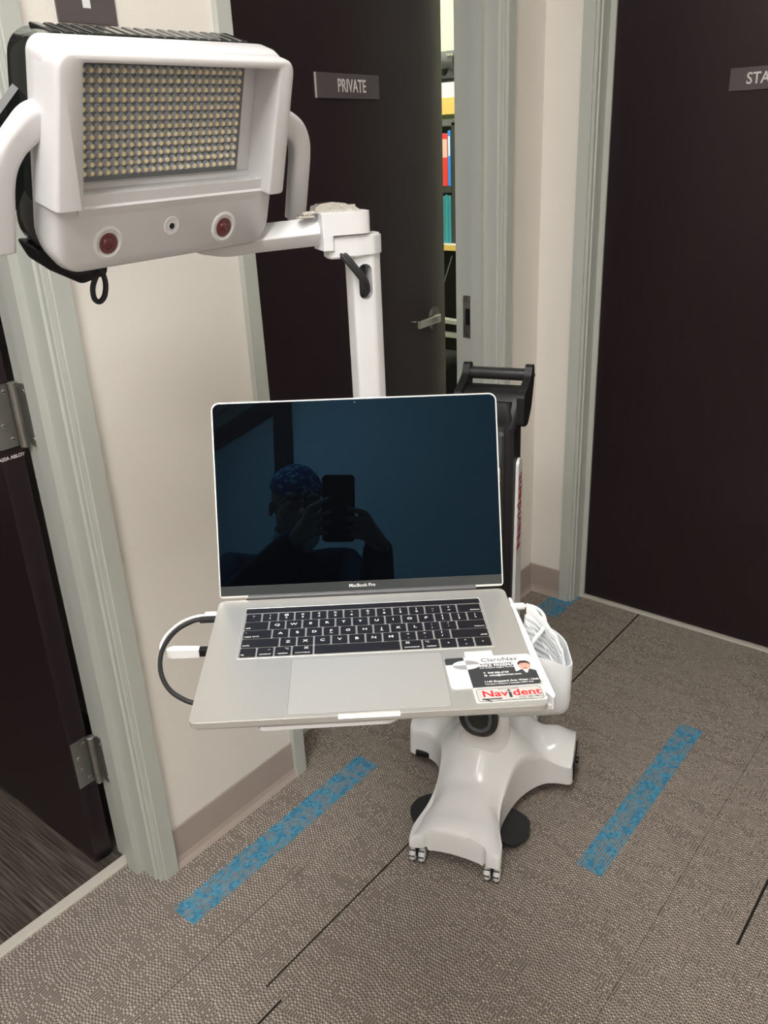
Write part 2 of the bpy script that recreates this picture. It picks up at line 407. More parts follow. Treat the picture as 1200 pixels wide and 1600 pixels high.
# steel door frames; profile: a = away from the opening along the wall, b = out from the wall face
def prof_pts():
    return [(.046, -.001), (.046, .014), (.014, .014), (.012, .012), (.012, .006), (.006, .006), (.004, .004),
            (.004, -.006), (0, -.009), (0, -.05), (-.016, -.05), (-.016, -.0855), (0, -.0855), (0, -.145), (.021, -.145), (.021, -.02), (.021, -.001)]
def doorframe(name, fn, a0, a1, only=None):
    """fn(along, depth, z) -> world; a0 < a1 opening ends"""
    bm = new()
    def col(pt, s):
        P = [(a0 - a, b) if s < 0 else (a1 + a, b) for a, b in prof_pts()]
        lo = [bm.verts.new(fn(a, b, 0.0)) for a, b in P]; hi = [bm.verts.new(fn(a, b, DH + .045)) for a, b in P]
        n = len(P)
        for i in range(n): bm.faces.new((lo[i], lo[(i + 1) % n], hi[(i + 1) % n], hi[i]))
        bm.faces.new(lo); bm.faces.new(hi[::-1])
    col(0, -1); col(0, 1)
    P = prof_pts()
    A = [bm.verts.new(fn(a0 - .02, b, DH + a)) for a, b in P]; B = [bm.verts.new(fn(a1 + .02, b, DH + a)) for a, b in P]
    n = len(P)
    for i in range(n): bm.faces.new((A[i], A[(i + 1) % n], B[(i + 1) % n], B[i]))
    return S(obj(name, bm, m_frame))
fr1 = doorframe('trim_1', lambda a, b, z: (WX + b, a, z), D1A, D1B - .012 + .007)
fr2 = doorframe('trim_2', lambda a, b, z: (WX + b, a, z), D2A, D2B)
fr3 = doorframe('trim_3', lambda a, b, z: (a, WY - b, z), DX0, DX1)
D1J = D1B - .005
# metal strip between carpet and vinyl, threshold strips
bm = new(); prism(bm, [(-1.412, D1A), (-1.384, D1A), (-1.384, D1J), (-1.412, D1J)], 0, 0.004); box(bm, -1.408, -1.388, D1A, D1J, .003, .0055, .001); S(obj('trim_4', bm, m_strip))
bm = new(); box(bm, DX0, DX1, 2.362, 2.44, 0, .006, .002); S(obj('trim_5', bm, m_strip))
bm = new(); box(bm, -1.43, -1.38, D2A, D2B, 0, .005, .002); S(obj('trim_6', bm, m_frame))

# strike plate of door 2
t = empty('strike_plate', T(-1.394, D2B, .968)); tag(t, 'steel strike plate let into the door jamb opposite the open PRIVATE door', 'strike plate')
bm = new()
pl = rrect(-.0165, .0165, -.061, .061, .003); prism(bm, pl, 0, .0016); obj('plate', bm, m_steel, t, M=RX(90))
bm = new(); box(bm, -.0085, .0085, -.0022, .0002, -.024, .024, .001); obj('latch_hole', bm, m_black, t)
bm = new(); prism(bm, roundpoly([(.004, -.028), (.026, -.02), (.026, .02), (.004, .028)], .006), 0, .002); obj('lip', bm, m_steel, t, M=RX(90))
for z in (-.049, .049):
    bm = new(); cyl(bm, (0, -.001, z), (0, -.0028, z), .0042, seg=16); obj('screw', bm, m_chrome, t)

# ------------------------------------------------------------------ doors
def hinge(parent, z, along):
    """barrel on the z axis through (-1.425, .716); leaf on the slab edge and leaf on the jamb"""
    h = empty('hinge', T(-1.4215, .7135, z), parent)
    hh = .057
    bm = new()
    # door leaf lies on the edge face of the slab (facing +x)
    pts = rrect(-.0415, -.004, -hh, hh, .0012); prism(bm, pts, 0, .0026, M=Matrix(((0, 0, 1, 0), (1, 0, 0, 0), (0, 1, 0, 0), (0, 0, 0, 1))))
    for q in bm.verts: q.co.x -= .016 - .0005
    obj('leaf', bm, m_steel, h)
    bm = new(); box(bm, .003, .031, .0075, .0105, -hh, hh, .0008); obj('leaf', bm, m_steel, h)
    bm = new()
    segs = [(-hh, -.036), (-.0355, -.0165), (-.016, .016), (.0165, .0355), (.036, hh)]
    for a, b in segs: cyl(bm, (-.002, -.001, a), (-.002, -.001, b), .0072, seg=24)
    for a in (-.0358, -.0163, .0163, .0358): cyl(bm, (-.002, -.001, a - .0012), (-.002, -.001, a + .0012), .0064, seg=24)
    obj('barrel', bm, m_steel, h, smooth=True)
    bm = new(); lathe(bm, [(.0085, 0), (.0088, .0015), (.006, .0035), (0, .004)], M=T(-.002, -.001, hh)); lathe(bm, [(.0, -.003), (.006, -.0025), (.008, 0)], M=T(-.002, -.001, -hh)); obj('pin', bm, m_steel, h, smooth=True)
    for (dy, dz) in ((-.012, .043), (-.030, .015), (-.026, -.016), (-.014, -.043)):
        bm = new(); cyl(bm, (-.0138, dy, dz), (-.0122, dy, dz), .0052, .0044, seg=18); 
        box(bm, -.0123, -.0119, dy - .0026, dy + .0026, dz - .0006, dz + .0006, mi=1); obj('screw', bm, [m_chrome, m_black], h)
    for (dx, dz) in ((.016, .044), (.019, -.044)):
        bm = new(); cyl(bm, (dx, .0076, dz), (dx, .0068, dz), .0042, .0034, seg=18)
        box(bm, dx - .0024, dx + .0024, .0065, .0069, dz - .0006, dz + .0006, mi=1); obj('screw', bm, [m_chrome, m_black], h)
d1 = empty('door_1', T(0, 0, 0)); S(d1)
d1['label'] = 'dark stained door standing open into the room on the left'
bm = new(); box(bm, -2.335, -1.4375, .670, .7135, .014, 2.11, .0012); obj('slab', bm, m_door, d1)
hinge(d1, .272, 0); hinge(d1, 1.030, 0); hinge(d1, 1.85, 0)
bm = new(); text(bm, 'ASSA ABLOY', .0088, Matrix(((0, 0, 1, -1.4372), (1, 0, 0, .6905), (0, 1, 0, .955), (0, 0, 0, 1))), bold=.0002); obj('maker_mark', bm, m_signtext, d1)
bm = new(); box(bm, -1.4375, -1.4365, .680, .703, .012, .020); obj('bottom_pin', bm, m_black, d1)

def lever_handle(parent, M):
    """z out of the door face, x towards the hinge, y up"""
    h = empty('door_handle', M, parent)
    bm = new(); lathe(bm, [(.033, 0), (.033, .006), (.031, .008), (.0, .0085)], seg=40); obj('rose', bm, m_nickel, h, smooth=True)
    bm = new(); cyl(bm, (0, 0, .006), (0, 0, .05), .011, .010); obj('spindle', bm, m_nickel, h, smooth=True)
    bm = new(); box(bm, -.014, .112, -.0115, .0115, .046, .060, .003); box(bm, .096, .112, -.0115, .0115, .036, .060, .003); obj('lever', bm, m_chrome, h)
    return h
# door 2, swung 5.5 degrees inwards
d2 = empty('door_2', T(-1.425, 1.1955, 0) @ RZ(5.5)); S(d2)
d2['label'] = 'dark stained door marked PRIVATE, slightly ajar'
bm = new(); box(bm, 0, .044, .0, .886, .012, 2.11, .0012); obj('slab', bm, m_door, d2)
lever_handle(d2, frame((.044, .822, .972), (0, -1, 0), (0, 0, 1)) @ RY(0))
lever_handle(d2, frame((0, .822, .972), (0, -1, 0), (0, 0, -1)))
bm = new(); box(bm, .008, .036, .8855, .8875, .93, 1.04, .0005); obj('latch_plate', bm, m_steel, d2)
bm = new(); box(bm, .0145, .0295, .886, .899, .961, .983, .003); obj('latch_bolt', bm, m_chrome, d2)
def door_sign(name, label, M, s, wd, tx, size, sx):
    t = empty(name, M); tag(t, label, 'sign', None)
    bm = new(); box(bm, 0, wd, -.0255, .0255, 0, .004, .0006); obj('plate', bm, m_sign, t)
    bm = new(); text(bm, s, size, T(tx, -.0005, .0042), ext=.0003, bold=.0005, sx=sx, align='LEFT'); obj('lettering', bm, m_signtext, t)
    if 'PRIV' in s:
        bm = new(); box(bm, -.0012, .0006, -.0255, .0255, 0, .0042); obj('bevelled_edge', bm, mat('acrylic_edge', (.45, .40, .36), .3), t)
door_sign('door_sign', 'grey sign plate reading PRIVATE on the ajar dark door',
          T(-1.425, 1.1955, 0) @ RZ(5.5) @ frame((.0442, .328, 1.566), (0, 1, 0), (0, 0, 1)), 'PRIVATE', .248, .078, .038, .80)
d3 = empty('door_3'); S(d3); d3['label'] = 'closed dark door marked STAFF in the end wall'
bm = new(); box(bm, DX0 + .003, DX1 - .003, 2.376, 2.42, .012, 2.125, .0012); obj('slab', bm, m_door, d3)
lever_handle(d3, frame((DX1 - .07, 2.376, .97), (-1, 0, 0), (0, 0, 1)))
door_sign('door_sign', 'grey sign plate beginning STAF on the closed dark door at right', frame((-.803, 2.3755, 1.549), (1, 0, 0), (0, 0, 1)), 'STAFF', .25, .040, .036, .9)
# number sign by door 1
t = empty('number_sign', frame((WX, .838, 1.655), (0, 1, 0), (0, 0, 1))); tag(t, 'dark grey square room sign with a white numeral on the wall above the camera unit', 'sign')
bm = new(); box(bm, 0, .105, -.025, .125, 0, .004, .001); obj('plate', bm, m_sign, t)
bm = new(); text(bm, '1', .1, T(.052, .028, .0042), ext=.0003, bold=.002); obj('numeral', bm, m_card, t)

# ------------------------------------------------------------------ ceiling lights (real fixtures)
def troffer(label, x0, x1, y0, y1, strength, col, grp=None):
    t = empty('ceiling_light', T((x0 + x1) / 2, (y0 + y1) / 2, CEIL)); tag(t, label, 'ceiling light', grp)
    a, b = (x1 - x0) / 2, (y1 - y0) / 2
    bm = new()
    for s in ((-a - .02, -a, -b - .02, b + .02), (a, a + .02, -b - .02, b + .02), (-a, a, -b - .02, -b), (-a, a, b, b + .02)): box(bm, *s, -.012, 0)
    obj('trim_ring', bm, m_frame, t)
    bm = new(); box(bm, -a, a, -b, b, -.008, -.001); obj('diffuser', bm, mat('diffuser', (.9, .9, .9), .5, emit=col, es=strength), t)
troffer('ceiling light panel over the hallway above the laptop cart', -.62, -.02, -.55, .65, LIGHT_HALL, (1, .985, .96))
troffer('ceiling light panel over the hallway behind the photographer', -.05, .55, -2.2, -1.0, LIGHT_HALL * 1.55, (1, .985, .96))
troffer('ceiling light panel in the room behind the PRIVATE door', -2.9, -2.3, 2.0, 3.2, LIGHT_STUDY, (1, .99, .93))
troffer('dim ceiling light panel in the room at left', -2.7, -2.1, -.9, .3, LIGHT_EXAM, (1, .97, .93))

# ------------------------------------------------------------------ study: shelving seen through the gap
sh = empty('wall_shelf', T(-2.5, 3.6, 0)); tag(sh, 'white and yellow edged upper shelf board seen through the door gap', 'shelf')
bm = new(); box(bm, -.5, .5, 0, .34, 1.626, 1.69); obj('board', bm, m_white_matte, sh)
bm = new(); box(bm, -.5, .5, -.012, 0, 1.556, 1.626); obj('front_edge', bm, m_leaf, sh)
dk = empty('desk', T(-2.5, 3.54, 0)); tag(dk, 'yellow edged desk top under the bookcase in the far room', 'desk')
bm = new(); box(bm, -.6, .6, 0, .40, .955, .98); obj('top', bm, mat('desk_top', (.75, .73, .66), .4), dk)
bm = new(); box(bm, -.6, .6, -.012, 0, .955, .98); obj('front_edge', bm, m_leaf, dk)
for x in (-.58, .54):
    bm = new(); box(bm, x, x + .04, .02, .38, 0, .955); obj('leg', bm, m_black, dk)
bm = new(); box(bm, -.58, .58, .36, .38, .05, .955); obj('under_desk_shade', bm, m_black, dk)  # black sheet added to stand for the darkness under the desk
bc = empty('bookcase', T(-2.5, 3.6, .98)); tag(bc, 'black desktop bookcase seen through the door gap', 'bookcase')
def bx(name, parent, m, *a, bev=0.0):
    bm = new(); box(bm, *a, bev); return obj(name, bm, m, parent)
m_bk = mat('bookcase_black', (.03, .03, .03), .5)
bx('side', bc, m_bk, .012, .046, 0, .26, 0, .545, bev=.004); bx('side', bc, m_bk, -.6, -.57, 0, .26, 0, .545)
bx('top', bc, mat('bookcase_grey', (.12, .12, .12), .5), -.6, .040, 0, .26, .525, .557, bev=.004); bx('shelf', bc, m_bk, -.57, .012, 0, .26, .235, .262)
bx('back', bc, m_bk, -.57, .012, .25, .26, 0, .525)
def book(nm, label, cat, grp, col, x0, x1, h, z, m2=None):
    t = empty(nm, T(-2.5, 3.605, z)); tag(t, label, cat, grp)
    m = mat(nm + '_cover', col, .5, var=.15, vscale=60)
    bx('cover', t, m, x0, x1, 0, .17, 0.0005, h, bev=.0015)
    bx('pages', t, m_card, x0 + .002, x1 - .002, .002, .168, h, h + .0006)
    if m2: bx('spine_title', t, m2, x0 + .003, x1 - .003, -.0008, .0002, h * .55, h * .9)
Z1 = .98 + .2625
book('book', 'brown book at the left end of the books on the upper bookcase shelf', 'book', 'books in the black bookcase', (.12, .06, .05), -.095, -.066, .20, Z1)
book('book', 'red book on the upper bookcase shelf', 'book', 'books in the black bookcase', (.75, .04, .03), -.046, -.0105, .232, Z1, mat('spine_pale', (.8, .5, .4), .5))
book('book', 'thin dark red book left of the bright red book', 'book', 'books in the black bookcase', (.40, .03, .05), -.065, -.047, .222, Z1)
book('book', 'blue book standing right of the red books', 'book', 'books in the black bookcase', (.03, .25, .75), -.0098, .0065, .245, Z1, mat('spine_white', (.75, .85, .9), .5))
tl = ['leftmost', 'second from the left', 'third from the left', 'fourth from the left', 'rightmost']
for i in range(5):
    x = -.086 + i * .0186
    book('binder', f'teal spine on the lower bookcase shelf, {tl[i]} of the five', 'binder', 'teal binders in the black bookcase', (.03, .24 + .03 * (i % 2), .30), x, x + .018, .222 - .004 * (i % 3), .981)
pj = empty('desk_lamp', T(-2.5, 3.72, 1.69)); pj.name = 'projector'; tag(pj, 'grey and black device lying on the upper shelf in the far room', 'projector')
bm = new(); box(bm, -.35, .02, -.08, .10, .008, .135, .025, 3); obj('body', bm, m_grey, pj, smooth=True)
bm = new(); cyl(bm, (-.1, -.085, .09), (.09, -.085, .09), .032); cyl(bm, (.0, -.085, .09), (.028, -.085, .09), .04); obj('barrel', bm, m_grey, pj, smooth=True)
bm = new(); 
for k in range(4): cyl(bm, (.0 + k * .009, -.125, .11), (.006 + k * .009, -.125, .11), .006)
obj('focus_ring', bm, m_chrome, pj, smooth=True)
bm = new(); box(bm, -.34, .2, -.09, .1, 0, .01, .002); obj('base', bm, m_black, pj)
bm = new(); lathe(bm, [(.018, 0), (.018, .008), (.012, .012), (0, .012)], M=T(-.05, -.08, .05) @ RX(90)); obj('knob', bm, m_black, pj, smooth=True)
# chair armrest and cables under the desk
ch = empty('office_chair', T(-2.5, 3.2, 0)); tag(ch, 'office chair with pale armrests glimpsed behind the door lever', 'chair')
bm = new(); sweep(bm, smoothpath([(.10, .0, .625), (.25, .0, .63), (.40, .02, .625)]), [(.008, -.02), (.014, 0), (.008, .02), (-.008, .02), (-.012, 0), (-.008, -.02)]); obj('armrest', bm, m_alu, ch, smooth=True)
bm = new(); sweep(bm, smoothpath([(-.25, .0, .700), (-.05, .0, .705), (.33, .0, .69)]), [(.008, -.02), (.014, 0), (.008, .02), (-.008, .02), (-.012, 0), (-.008, -.02)]); obj('armrest', bm, m_alu, ch, smooth=True)
bm = new(); box(bm, -.25, .2, -.2, .25, .43, .50, .03, 3); obj('seat', bm, m_rubber, ch, smooth=True)
bm = new(); cyl(bm, (-.02, .0, .06), (-.02, .0, .43), .025); obj('post', bm, m_black, ch)
for k in range(5):
    a = k * 2 * PI / 5
    bm = new(); cyl(bm, (-.02, 0, .08), (-.02 + .26 * math.cos(a), .26 * math.sin(a), .055), .02, .014); cyl(bm, (-.02 + .26 * math.cos(a) - .01, .26 * math.sin(a), .026), (-.02 + .26 * math.cos(a) + .01, .26 * math.sin(a), .026), .026); obj('leg', bm, m_black, ch)
bm = new(); cyl(bm, (.12, .02, .48), (.12, .02, .64), .012); obj('arm_post', bm, m_black, ch)
bm = new(); sweep(bm, smoothpath([(-2.44, 3.53, .93), (-2.46, 3.45, .72), (-2.50, 3.5, .45), (-2.47, 3.52, .02)]), .003)
tag(obj('power_cable', bm, m_grey), 'thin grey cable hanging under the desk in the far room', 'cable')
# dark framed partition at the end of the right wall (mirrored in the display)
m_dkframe = mat('dark_bronze_frame', (.015, .013, .013), .4)
bm = new(); box(bm, XR - .035, XR + .02, -1.85, -1.73, 0, CEIL); box(bm, XR - .035, XR + .02, YB, -1.85, 2.77, 2.87); S(obj('trim_7', bm, m_dkframe))

# ------------------------------------------------------------------ laptop
LM = Matrix(((0.7450871856, -0.6669341661, 0.0066260032, -0.4505), (0.6666766460, 0.7450191285, 0.0221076409, 0.5047), (-0.0196808402, -0.0120547183, 0.9997336387, 0.9374), (0, 0, 0, 1)))
lap = empty('laptop', LM); tag(lap, 'open silver laptop with a dark display on the cart tray', 'laptop')
LW, LD = .3493, .2407
bm = new(); prism(bm, rrect(-LW / 2, LW / 2, 0, LD + .003, .009, 8), -.0105, 0)
for f in bm.faces: f.normal_update()
tops = [e for e in bm.edges if all(abs(v.co.z) < 1e-6 for v in e.verts)]
bots = [e for e in bm.edges if all(abs(v.co.z + .0105) < 1e-6 for v in e.verts)]
bmesh.ops.bevel(bm, geom=tops, offset=.0008, segments=2, affect='EDGES')
bots = [e for e in bm.edges if e.is_valid and all(abs(v.co.z + .0105) < 1e-6 for v in e.verts)]
bmesh.ops.bevel(bm, geom=bots, offset=.0035, segments=3, affect='EDGES')
base = obj('base', bm, m_alu, lap)
cut = new(); cyl(cut, (-.031, -.0052, .0045), (.029, -.0052, .0045), .0098, seg=48)
co = obj('cut', cut, m_alu_edge); co.matrix_world = LM
md = base.modifiers.new('b', 'BOOLEAN'); md.object = co; md.operation = 'DIFFERENCE'; md.solver = 'EXACT'
dg = bpy.context.evaluated_depsgraph_get(); nm = bpy.data.meshes.new_from_object(base.evaluated_get(dg)); base.modifiers.clear(); base.data = nm
bpy.data.objects.remove(co)
# trackpad with a fine gap round it
bm = new(); prism(bm, rrect(-.0805, .0805, .0045, .1045, .003), -.0005, .00012); obj('trackpad_gap', bm, mat('gap_grey', (.22, .215, .20), .6), lap)
bm = new(); prism(bm, rrect(-.0800, .0800, .0050, .1040, .0028), -.0005, .00022); obj('trackpad', bm, m_pad, lap)
# keyboard recess lip
bm = new(); pts = rrect(-.1405, .1405, .1100, .2208, .0025)
sweep(bm, [(*p, .0001) for p in pts], .00035, closed=True); obj('keyboard_rim', bm, m_alu_edge, lap)
bm = new(); prism(bm, rrect(-.1388, .1388, .2088, .2195, .001), -.0005, .0005); obj('touch_bar', bm, m_key, lap)
U = .277 / 14.5; KY0 = .1117; KH = .0190
rows = [
 [(1, '~\n`'), (1, '!\n1'), (1, '@\n2'), (1, '#\n3'), (1, '$\n4'), (1, '%\n5'), (1, '^\n6'), (1, '&\n7'), (1, '*\n8'), (1, '(\n9'), (1, ')\n0'), (1, '_\n-'), (1, '+\n='), (1.5, 'delete')],
 [(1.5, 'tab')] + [(1, c) for c in 'QWERTYUIOP'] + [(1, '{\n['), (1, '}\n]'), (1, '|\n\\')],
 [(1.75, 'caps lock')] + [(1, c) for c in 'ASDFGHJKL'] + [(1, ':\n;'), (1, '"\n\''), (1.75, 'return')],
 [(2.25, 'shift')] + [(1, c) for c in 'ZXCVBNM'] + [(1, '<\n,'), (1, '>\n.'), (1, '?\n/'), (2.25, 'shift ')],
 [(1, 'fn'), (1, 'control'), (1, 'option'), (1.25, 'command'), (5, ''), (1.25, 'command '), (1, 'option '), (1, 'LEFT'), (1, 'UD'), (1, 'RIGHT')]]
def keycap(x0, x1, y0, y1):
    bm = new(); prism(bm, rrect(x0, x1, y0, y1, .0014, 3), -.0005, .0009); return bm
for ri, row in enumerate(rows):
    y0 = KY0 + (4 - ri) * KH + .0010; y1 = y0 + KH - .0020; x = -.1385
    for wu, s in row:
        x0 = x + .0010; x1 = x + wu * U - .0010; x += wu * U; cx = (x0 + x1) / 2; cy = (y0 + y1) / 2
        z = .00095
        if s == 'UD':
            for (a, b, up) in ((y0, cy - .0004, -1), (cy + .0004, y1, 1)):
                bm = keycap(x0, x1, a, b); c2 = (a + b) / 2
                prism(bm, [(cx - .0011, c2 - .0007 * up), (cx + .0011, c2 - .0007 * up), (cx, c2 + .0010 * up)], z, z + .0001, mi=1); obj('key', bm, [m_key, m_legend], lap)
            continue
        bm = keycap(x0, x1, y0, y1)
        if s in ('LEFT', 'RIGHT'):
            d = -1 if s == 'LEFT' else 1
            prism(bm, [(cx - .0009 * d, cy - .0012), (cx - .0009 * d, cy + .0012), (cx + .0012 * d, cy)], z, z + .0001, mi=1)
        elif '\n' in s:
            a, b = s.split('\n')
            text(bm, a, .0048, T(cx, cy + .0036, z), .00005, mi=1, bold=.00010, sx=1.15); text(bm, b, .0052, T(cx, cy - .0030, z), .00005, mi=1, bold=.00010, sx=1.15)
        elif len(s) == 1:
            text(bm, s, .0066, T(cx, cy, z), .00005, mi=1, bold=.00012, sx=1.15)
            if s in 'FJ': box(bm, cx - .0018, cx + .0018, cy - .0052, cy - .0047, z - .0001, z + .0003, mi=1)
        elif s:
            right = s in ('delete', 'return') or s.endswith(' ')
            st = s.strip(); 
            if st in ('shift', 'delete', 'return', 'tab', 'caps lock', 'fn'):
                if right: text(bm, st, .0036, T(x1 - .0015, y0 + .0018, z), .00005, 'RIGHT', 'BOTTOM', mi=1, bold=.00006, sx=1.25)
                else: text(bm, st, .0036, T(x0 + .0015, y0 + .0018, z), .00005, 'LEFT', 'BOTTOM', mi=1, bold=.00006, sx=1.25)
                if st == 'caps lock': cyl(bm, (x0 + .003, y1 - .0045, z - .0001), (x0 + .003, y1 - .0045, z + .00005), .0005, seg=10, mi=1)
            else:
                text(bm, st, .0034, T(cx, y0 + .0018, z), .00005, 'CENTER', 'BOTTOM', mi=1, bold=.00006, sx=1.2)
                ix = cx + (-.004 if right else .004)
                if st == 'control': sweep(bm, [(ix - .0014, y1 - .0052, z), (ix, y1 - .0036, z), (ix + .0014, y1 - .0052, z)], .0002, mi=1)
                elif st == 'option':
                    sweep(bm, [(ix - .0022, y1 - .0030, z), (ix - .0008, y1 - .0030, z), (ix + .0008, y1 - .0058, z), (ix + .0022, y1 - .0058, z)], .0002, mi=1); sweep(bm, [(ix + .0004, y1 - .0030, z), (ix + .0022, y1 - .0030, z)], .0002, mi=1)
                else:
                    for sx_ in (-1, 1):
                        for sy_ in (-1, 1):
                            c0 = Vector((ix + sx_ * .0013, y1 - .0042 + sy_ * .0013, z))
                            sweep(bm, [c0 + Vector((.0007 * math.cos(k * PI / 4), .0007 * math.sin(k * PI / 4), 0)) for k in range(8)], .0002, closed=True, mi=1)
                    sweep(bm, [(ix + .0007 * a, y1 - .0042 + .0007 * b, z) for a, b in ((-1, -1), (1, -1), (1, 1), (-1, 1))], .0002, closed=True, mi=1)
        obj('key', bm, [m_key, m_legend], lap)
# side ports
bm = new(); box(bm, LW / 2 - .0005, LW / 2 + .0002, .198, .206, -.0068, -.0042, .001); box(bm, -LW / 2 - .0002, -LW / 2 + .0005, .215, .223, -.0068, -.0042, .001); obj('ports', bm, m_black, lap)
bm = new(); box(bm, -.165, .165, .015, .225, -.0128, -.0104, .0012); obj('bottom_case', bm, m_alu, lap)
# lid
la = 1.936
lid = empty('lid', frame((0, .2471, .0), (1, 0, 0), (0, -math.cos(la), math.sin(la))), lap)   # x right, y up the lid, z towards the user
LH = .2400
bm = new(); prism(bm, rrect(-LW / 2, LW / 2, .0015, LH, (.0095, .0095, .004, .004), 8), -.0045, 0)
es = [e for e in bm.edges if all(abs(v.co.z) < 1e-6 for v in e.verts)]; bmesh.ops.bevel(bm, geom=es, offset=.0005, segments=2, affect='EDGES')
obj('shell', bm, m_alu_edge, lid)
g = .0016
bm = new(); prism(bm, rrect(-LW / 2 + g, LW / 2 - g, .0155, LH - g, (.0082, .0082, .0004, .0004), 8), -.001, .0002); obj('display', bm, m_screen, lid)
bm = new(); prism(bm, rrect(-LW / 2 + g, LW / 2 - g, .0040, .0154, .0006, 3), -.001, .0002); obj('chin', bm, mat('chin_glass', (.030, .035, .036), .28), lid)
bm = new(); text(bm, 'MacBook Pro', .0056, T(0, .0102, .00028), .00004, bold=.00008, sx=1.05); obj('lettering', bm, m_legend, lid)
bm = new(); cyl(bm, (0, LH - .0052, 0), (0, LH - .0052, .0003), .0011, seg=16); obj('webcam', bm, mat('webcam_glass', (.03, .06, .09), .1), lid)
bm = new(); box(bm, -.143, .143, .236, .2485, -.0070, -.0004, .0015); obj('hinge_cover', bm, m_black, lap)
bm = new(); cyl(bm, (-.140, .2476, .0005), (.140, .2476, .0005), .0032, seg=20); obj('hinge', bm, m_grey, lap, smooth=True)

# things stuck on the palm rest (laptop frame, z = top of the base)
def on_lap(name, label, cat, x, y, rz, z=.0002):
    t = empty(name, LM @ T(x, y, z) @ RZ(rz)); tag(t, label, cat); return t
t = on_lap('paper_tape', 'small strip of white tape on the palm rest above the business card', 'tape', .1200, .0965, 1)
bm = new(); box(bm, -.0150, .0150, -.0052, .0052, 0, .0002); obj('strip', bm, m_cardtape, t)
cdt = on_lap('business_card', 'white and charcoal business card stuck on the right palm rest', 'card', .1285, .0622, 1.5)
W2, H2 = .0462, .0285
bm = new(); prism(bm, rrect(-W2, W2, -H2, H2, .0045, 5), 0, .0005); obj('card', bm, m_card, cdt)
z = .00055
blk = roundpoly([(-.0245, -H2 + .0004), (W2 - .0006, -H2 + .0004), (W2 - .0006, -.0035), (.0245, -.0035), (.0245, .0135), (-.0245, .0135)], [0, .004, 0, 0, 0, 0], 4)
bm = new(); prism(bm, blk, 0, .0001, M=T(0, 0, z)); obj('charcoal_panel', bm, m_cardblk, cdt)
bm = new()
prism(bm, roundpoly([(-W2 + .0003, H2 - .0003), (-W2 + .0003, .0155), (-.0255, .0155), (-.0255, H2 - .0003)], [.004, 0, 0, 0], 4), z, z + .0001)
obj('corner_panel', bm, m_cardblk, cdt)
bm = new()
for k in range(2):
    a0 = 90 * (1 + 2 * k)
    pts = [(-.0245, .0135)] + [(-.0245 + .0145 * math.cos(math.radians(a0 + i * 7.5)), .0135 + .0085 * math.sin(math.radians(a0 + i * 7.5))) for i in range(13)]
    prism(bm, pts, z + .0001, z + .0002, mi=k % 2)
for k in range(2):
    a0 = 90 * (2 * k)
    pts = [(-.0245, .0135)] + [(-.0245 + .0145 * math.cos(math.radians(a0 + i * 7.5)), .0135 + .0085 * math.sin(math.radians(a0 + i * 7.5))) for i in range(13)]
    prism(bm, pts, z + .0001, z + .0002, mi=2)
obj('logo', bm, [m_card, m_card, mat('logo_grey', (.32, .32, .33), .4)], cdt)
bm = new()
text(bm, 'ClaroNav', .0098, T(-.008, .0202, z + .0002), .00005, 'LEFT', mi=0, sx=1.0); obj('company_name', bm, m_cardblk, cdt)
bm = new(); zz = z + .0002
text(bm, 'MIKE FREEMAN', .0062, T(-.0115, .0098, zz), .00005, 'LEFT', bold=.00018, sx=1.0)
text(bm, 'U.S. Western Region Territory Manager', .0030, T(-.0115, .0056, zz), .00005, 'LEFT', bold=.00005)
text(bm, 'T  949.386.6738', .0040, T(-.0095, -.0040, zz), .00005, 'LEFT', bold=.00012)
text(bm, 'M  mike@claronav.com', .0040, T(-.0095, -.0085, zz), .00005, 'LEFT', bold=.00012)
text(bm, '1140 Sheppard Ave. West - Unit 10', .0042, T(-.0115, -.0195, zz), .00005, 'LEFT', bold=.00012)
text(bm, 'Toronto | Ontario | Canada | M3K 2A2', .0031, T(-.0115, -.0238, zz), .00005, 'LEFT', bold=.00005)
obj('lettering', bm, m_legend, cdt)
pt = empty('portrait', T(.0355, .0010, z), cdt)
bm = new(); prism(bm, roundpoly([(-.0108, -.0095), (.0102, -.0095), (.0102, -.0052), (.0045, -.0015), (-.0045, -.0015), (-.0108, -.0055)], .002), .0001, .0002); obj('jacket', bm, m_cardblk, pt)
bm = new(); prism(bm, [(-.0036, -.0015), (.0036, -.0015), (.0004, -.0085), (-.0010, -.0085)], .0002, .0003); obj('shirt', bm, m_card, pt)
bm = new(); sphere(bm, (0, .0050, .0003), .0063, (1, 1.25, .03)); obj('face', bm, m_skinp, pt)
bm = new(); prism(bm, roundpoly([(-.0067, .0055), (-.0056, .0072), (-.003, .0092), (.003, .0092), (.0056, .0072), (.0067, .0055), (.0062, .0105), (.0025, .0137), (-.0030, .0137), (-.0063, .0105)], .0012), .0002, .0006); obj('hair', bm, mat('portrait_hair', (.05, .03, .025), .5), pt)
bm = new()
for sx_ in (-.0024, .0024): sphere(bm, (sx_, .0060, .0005), .0007, (1, .6, .3))
prism(bm, [(-.0022, .0003), (.0022, .0003), (.0012, -.0006), (-.0012, -.0006)], .0004, .0006); obj('features', bm, mat('portrait_dark', (.2, .05, .05), .5), pt)

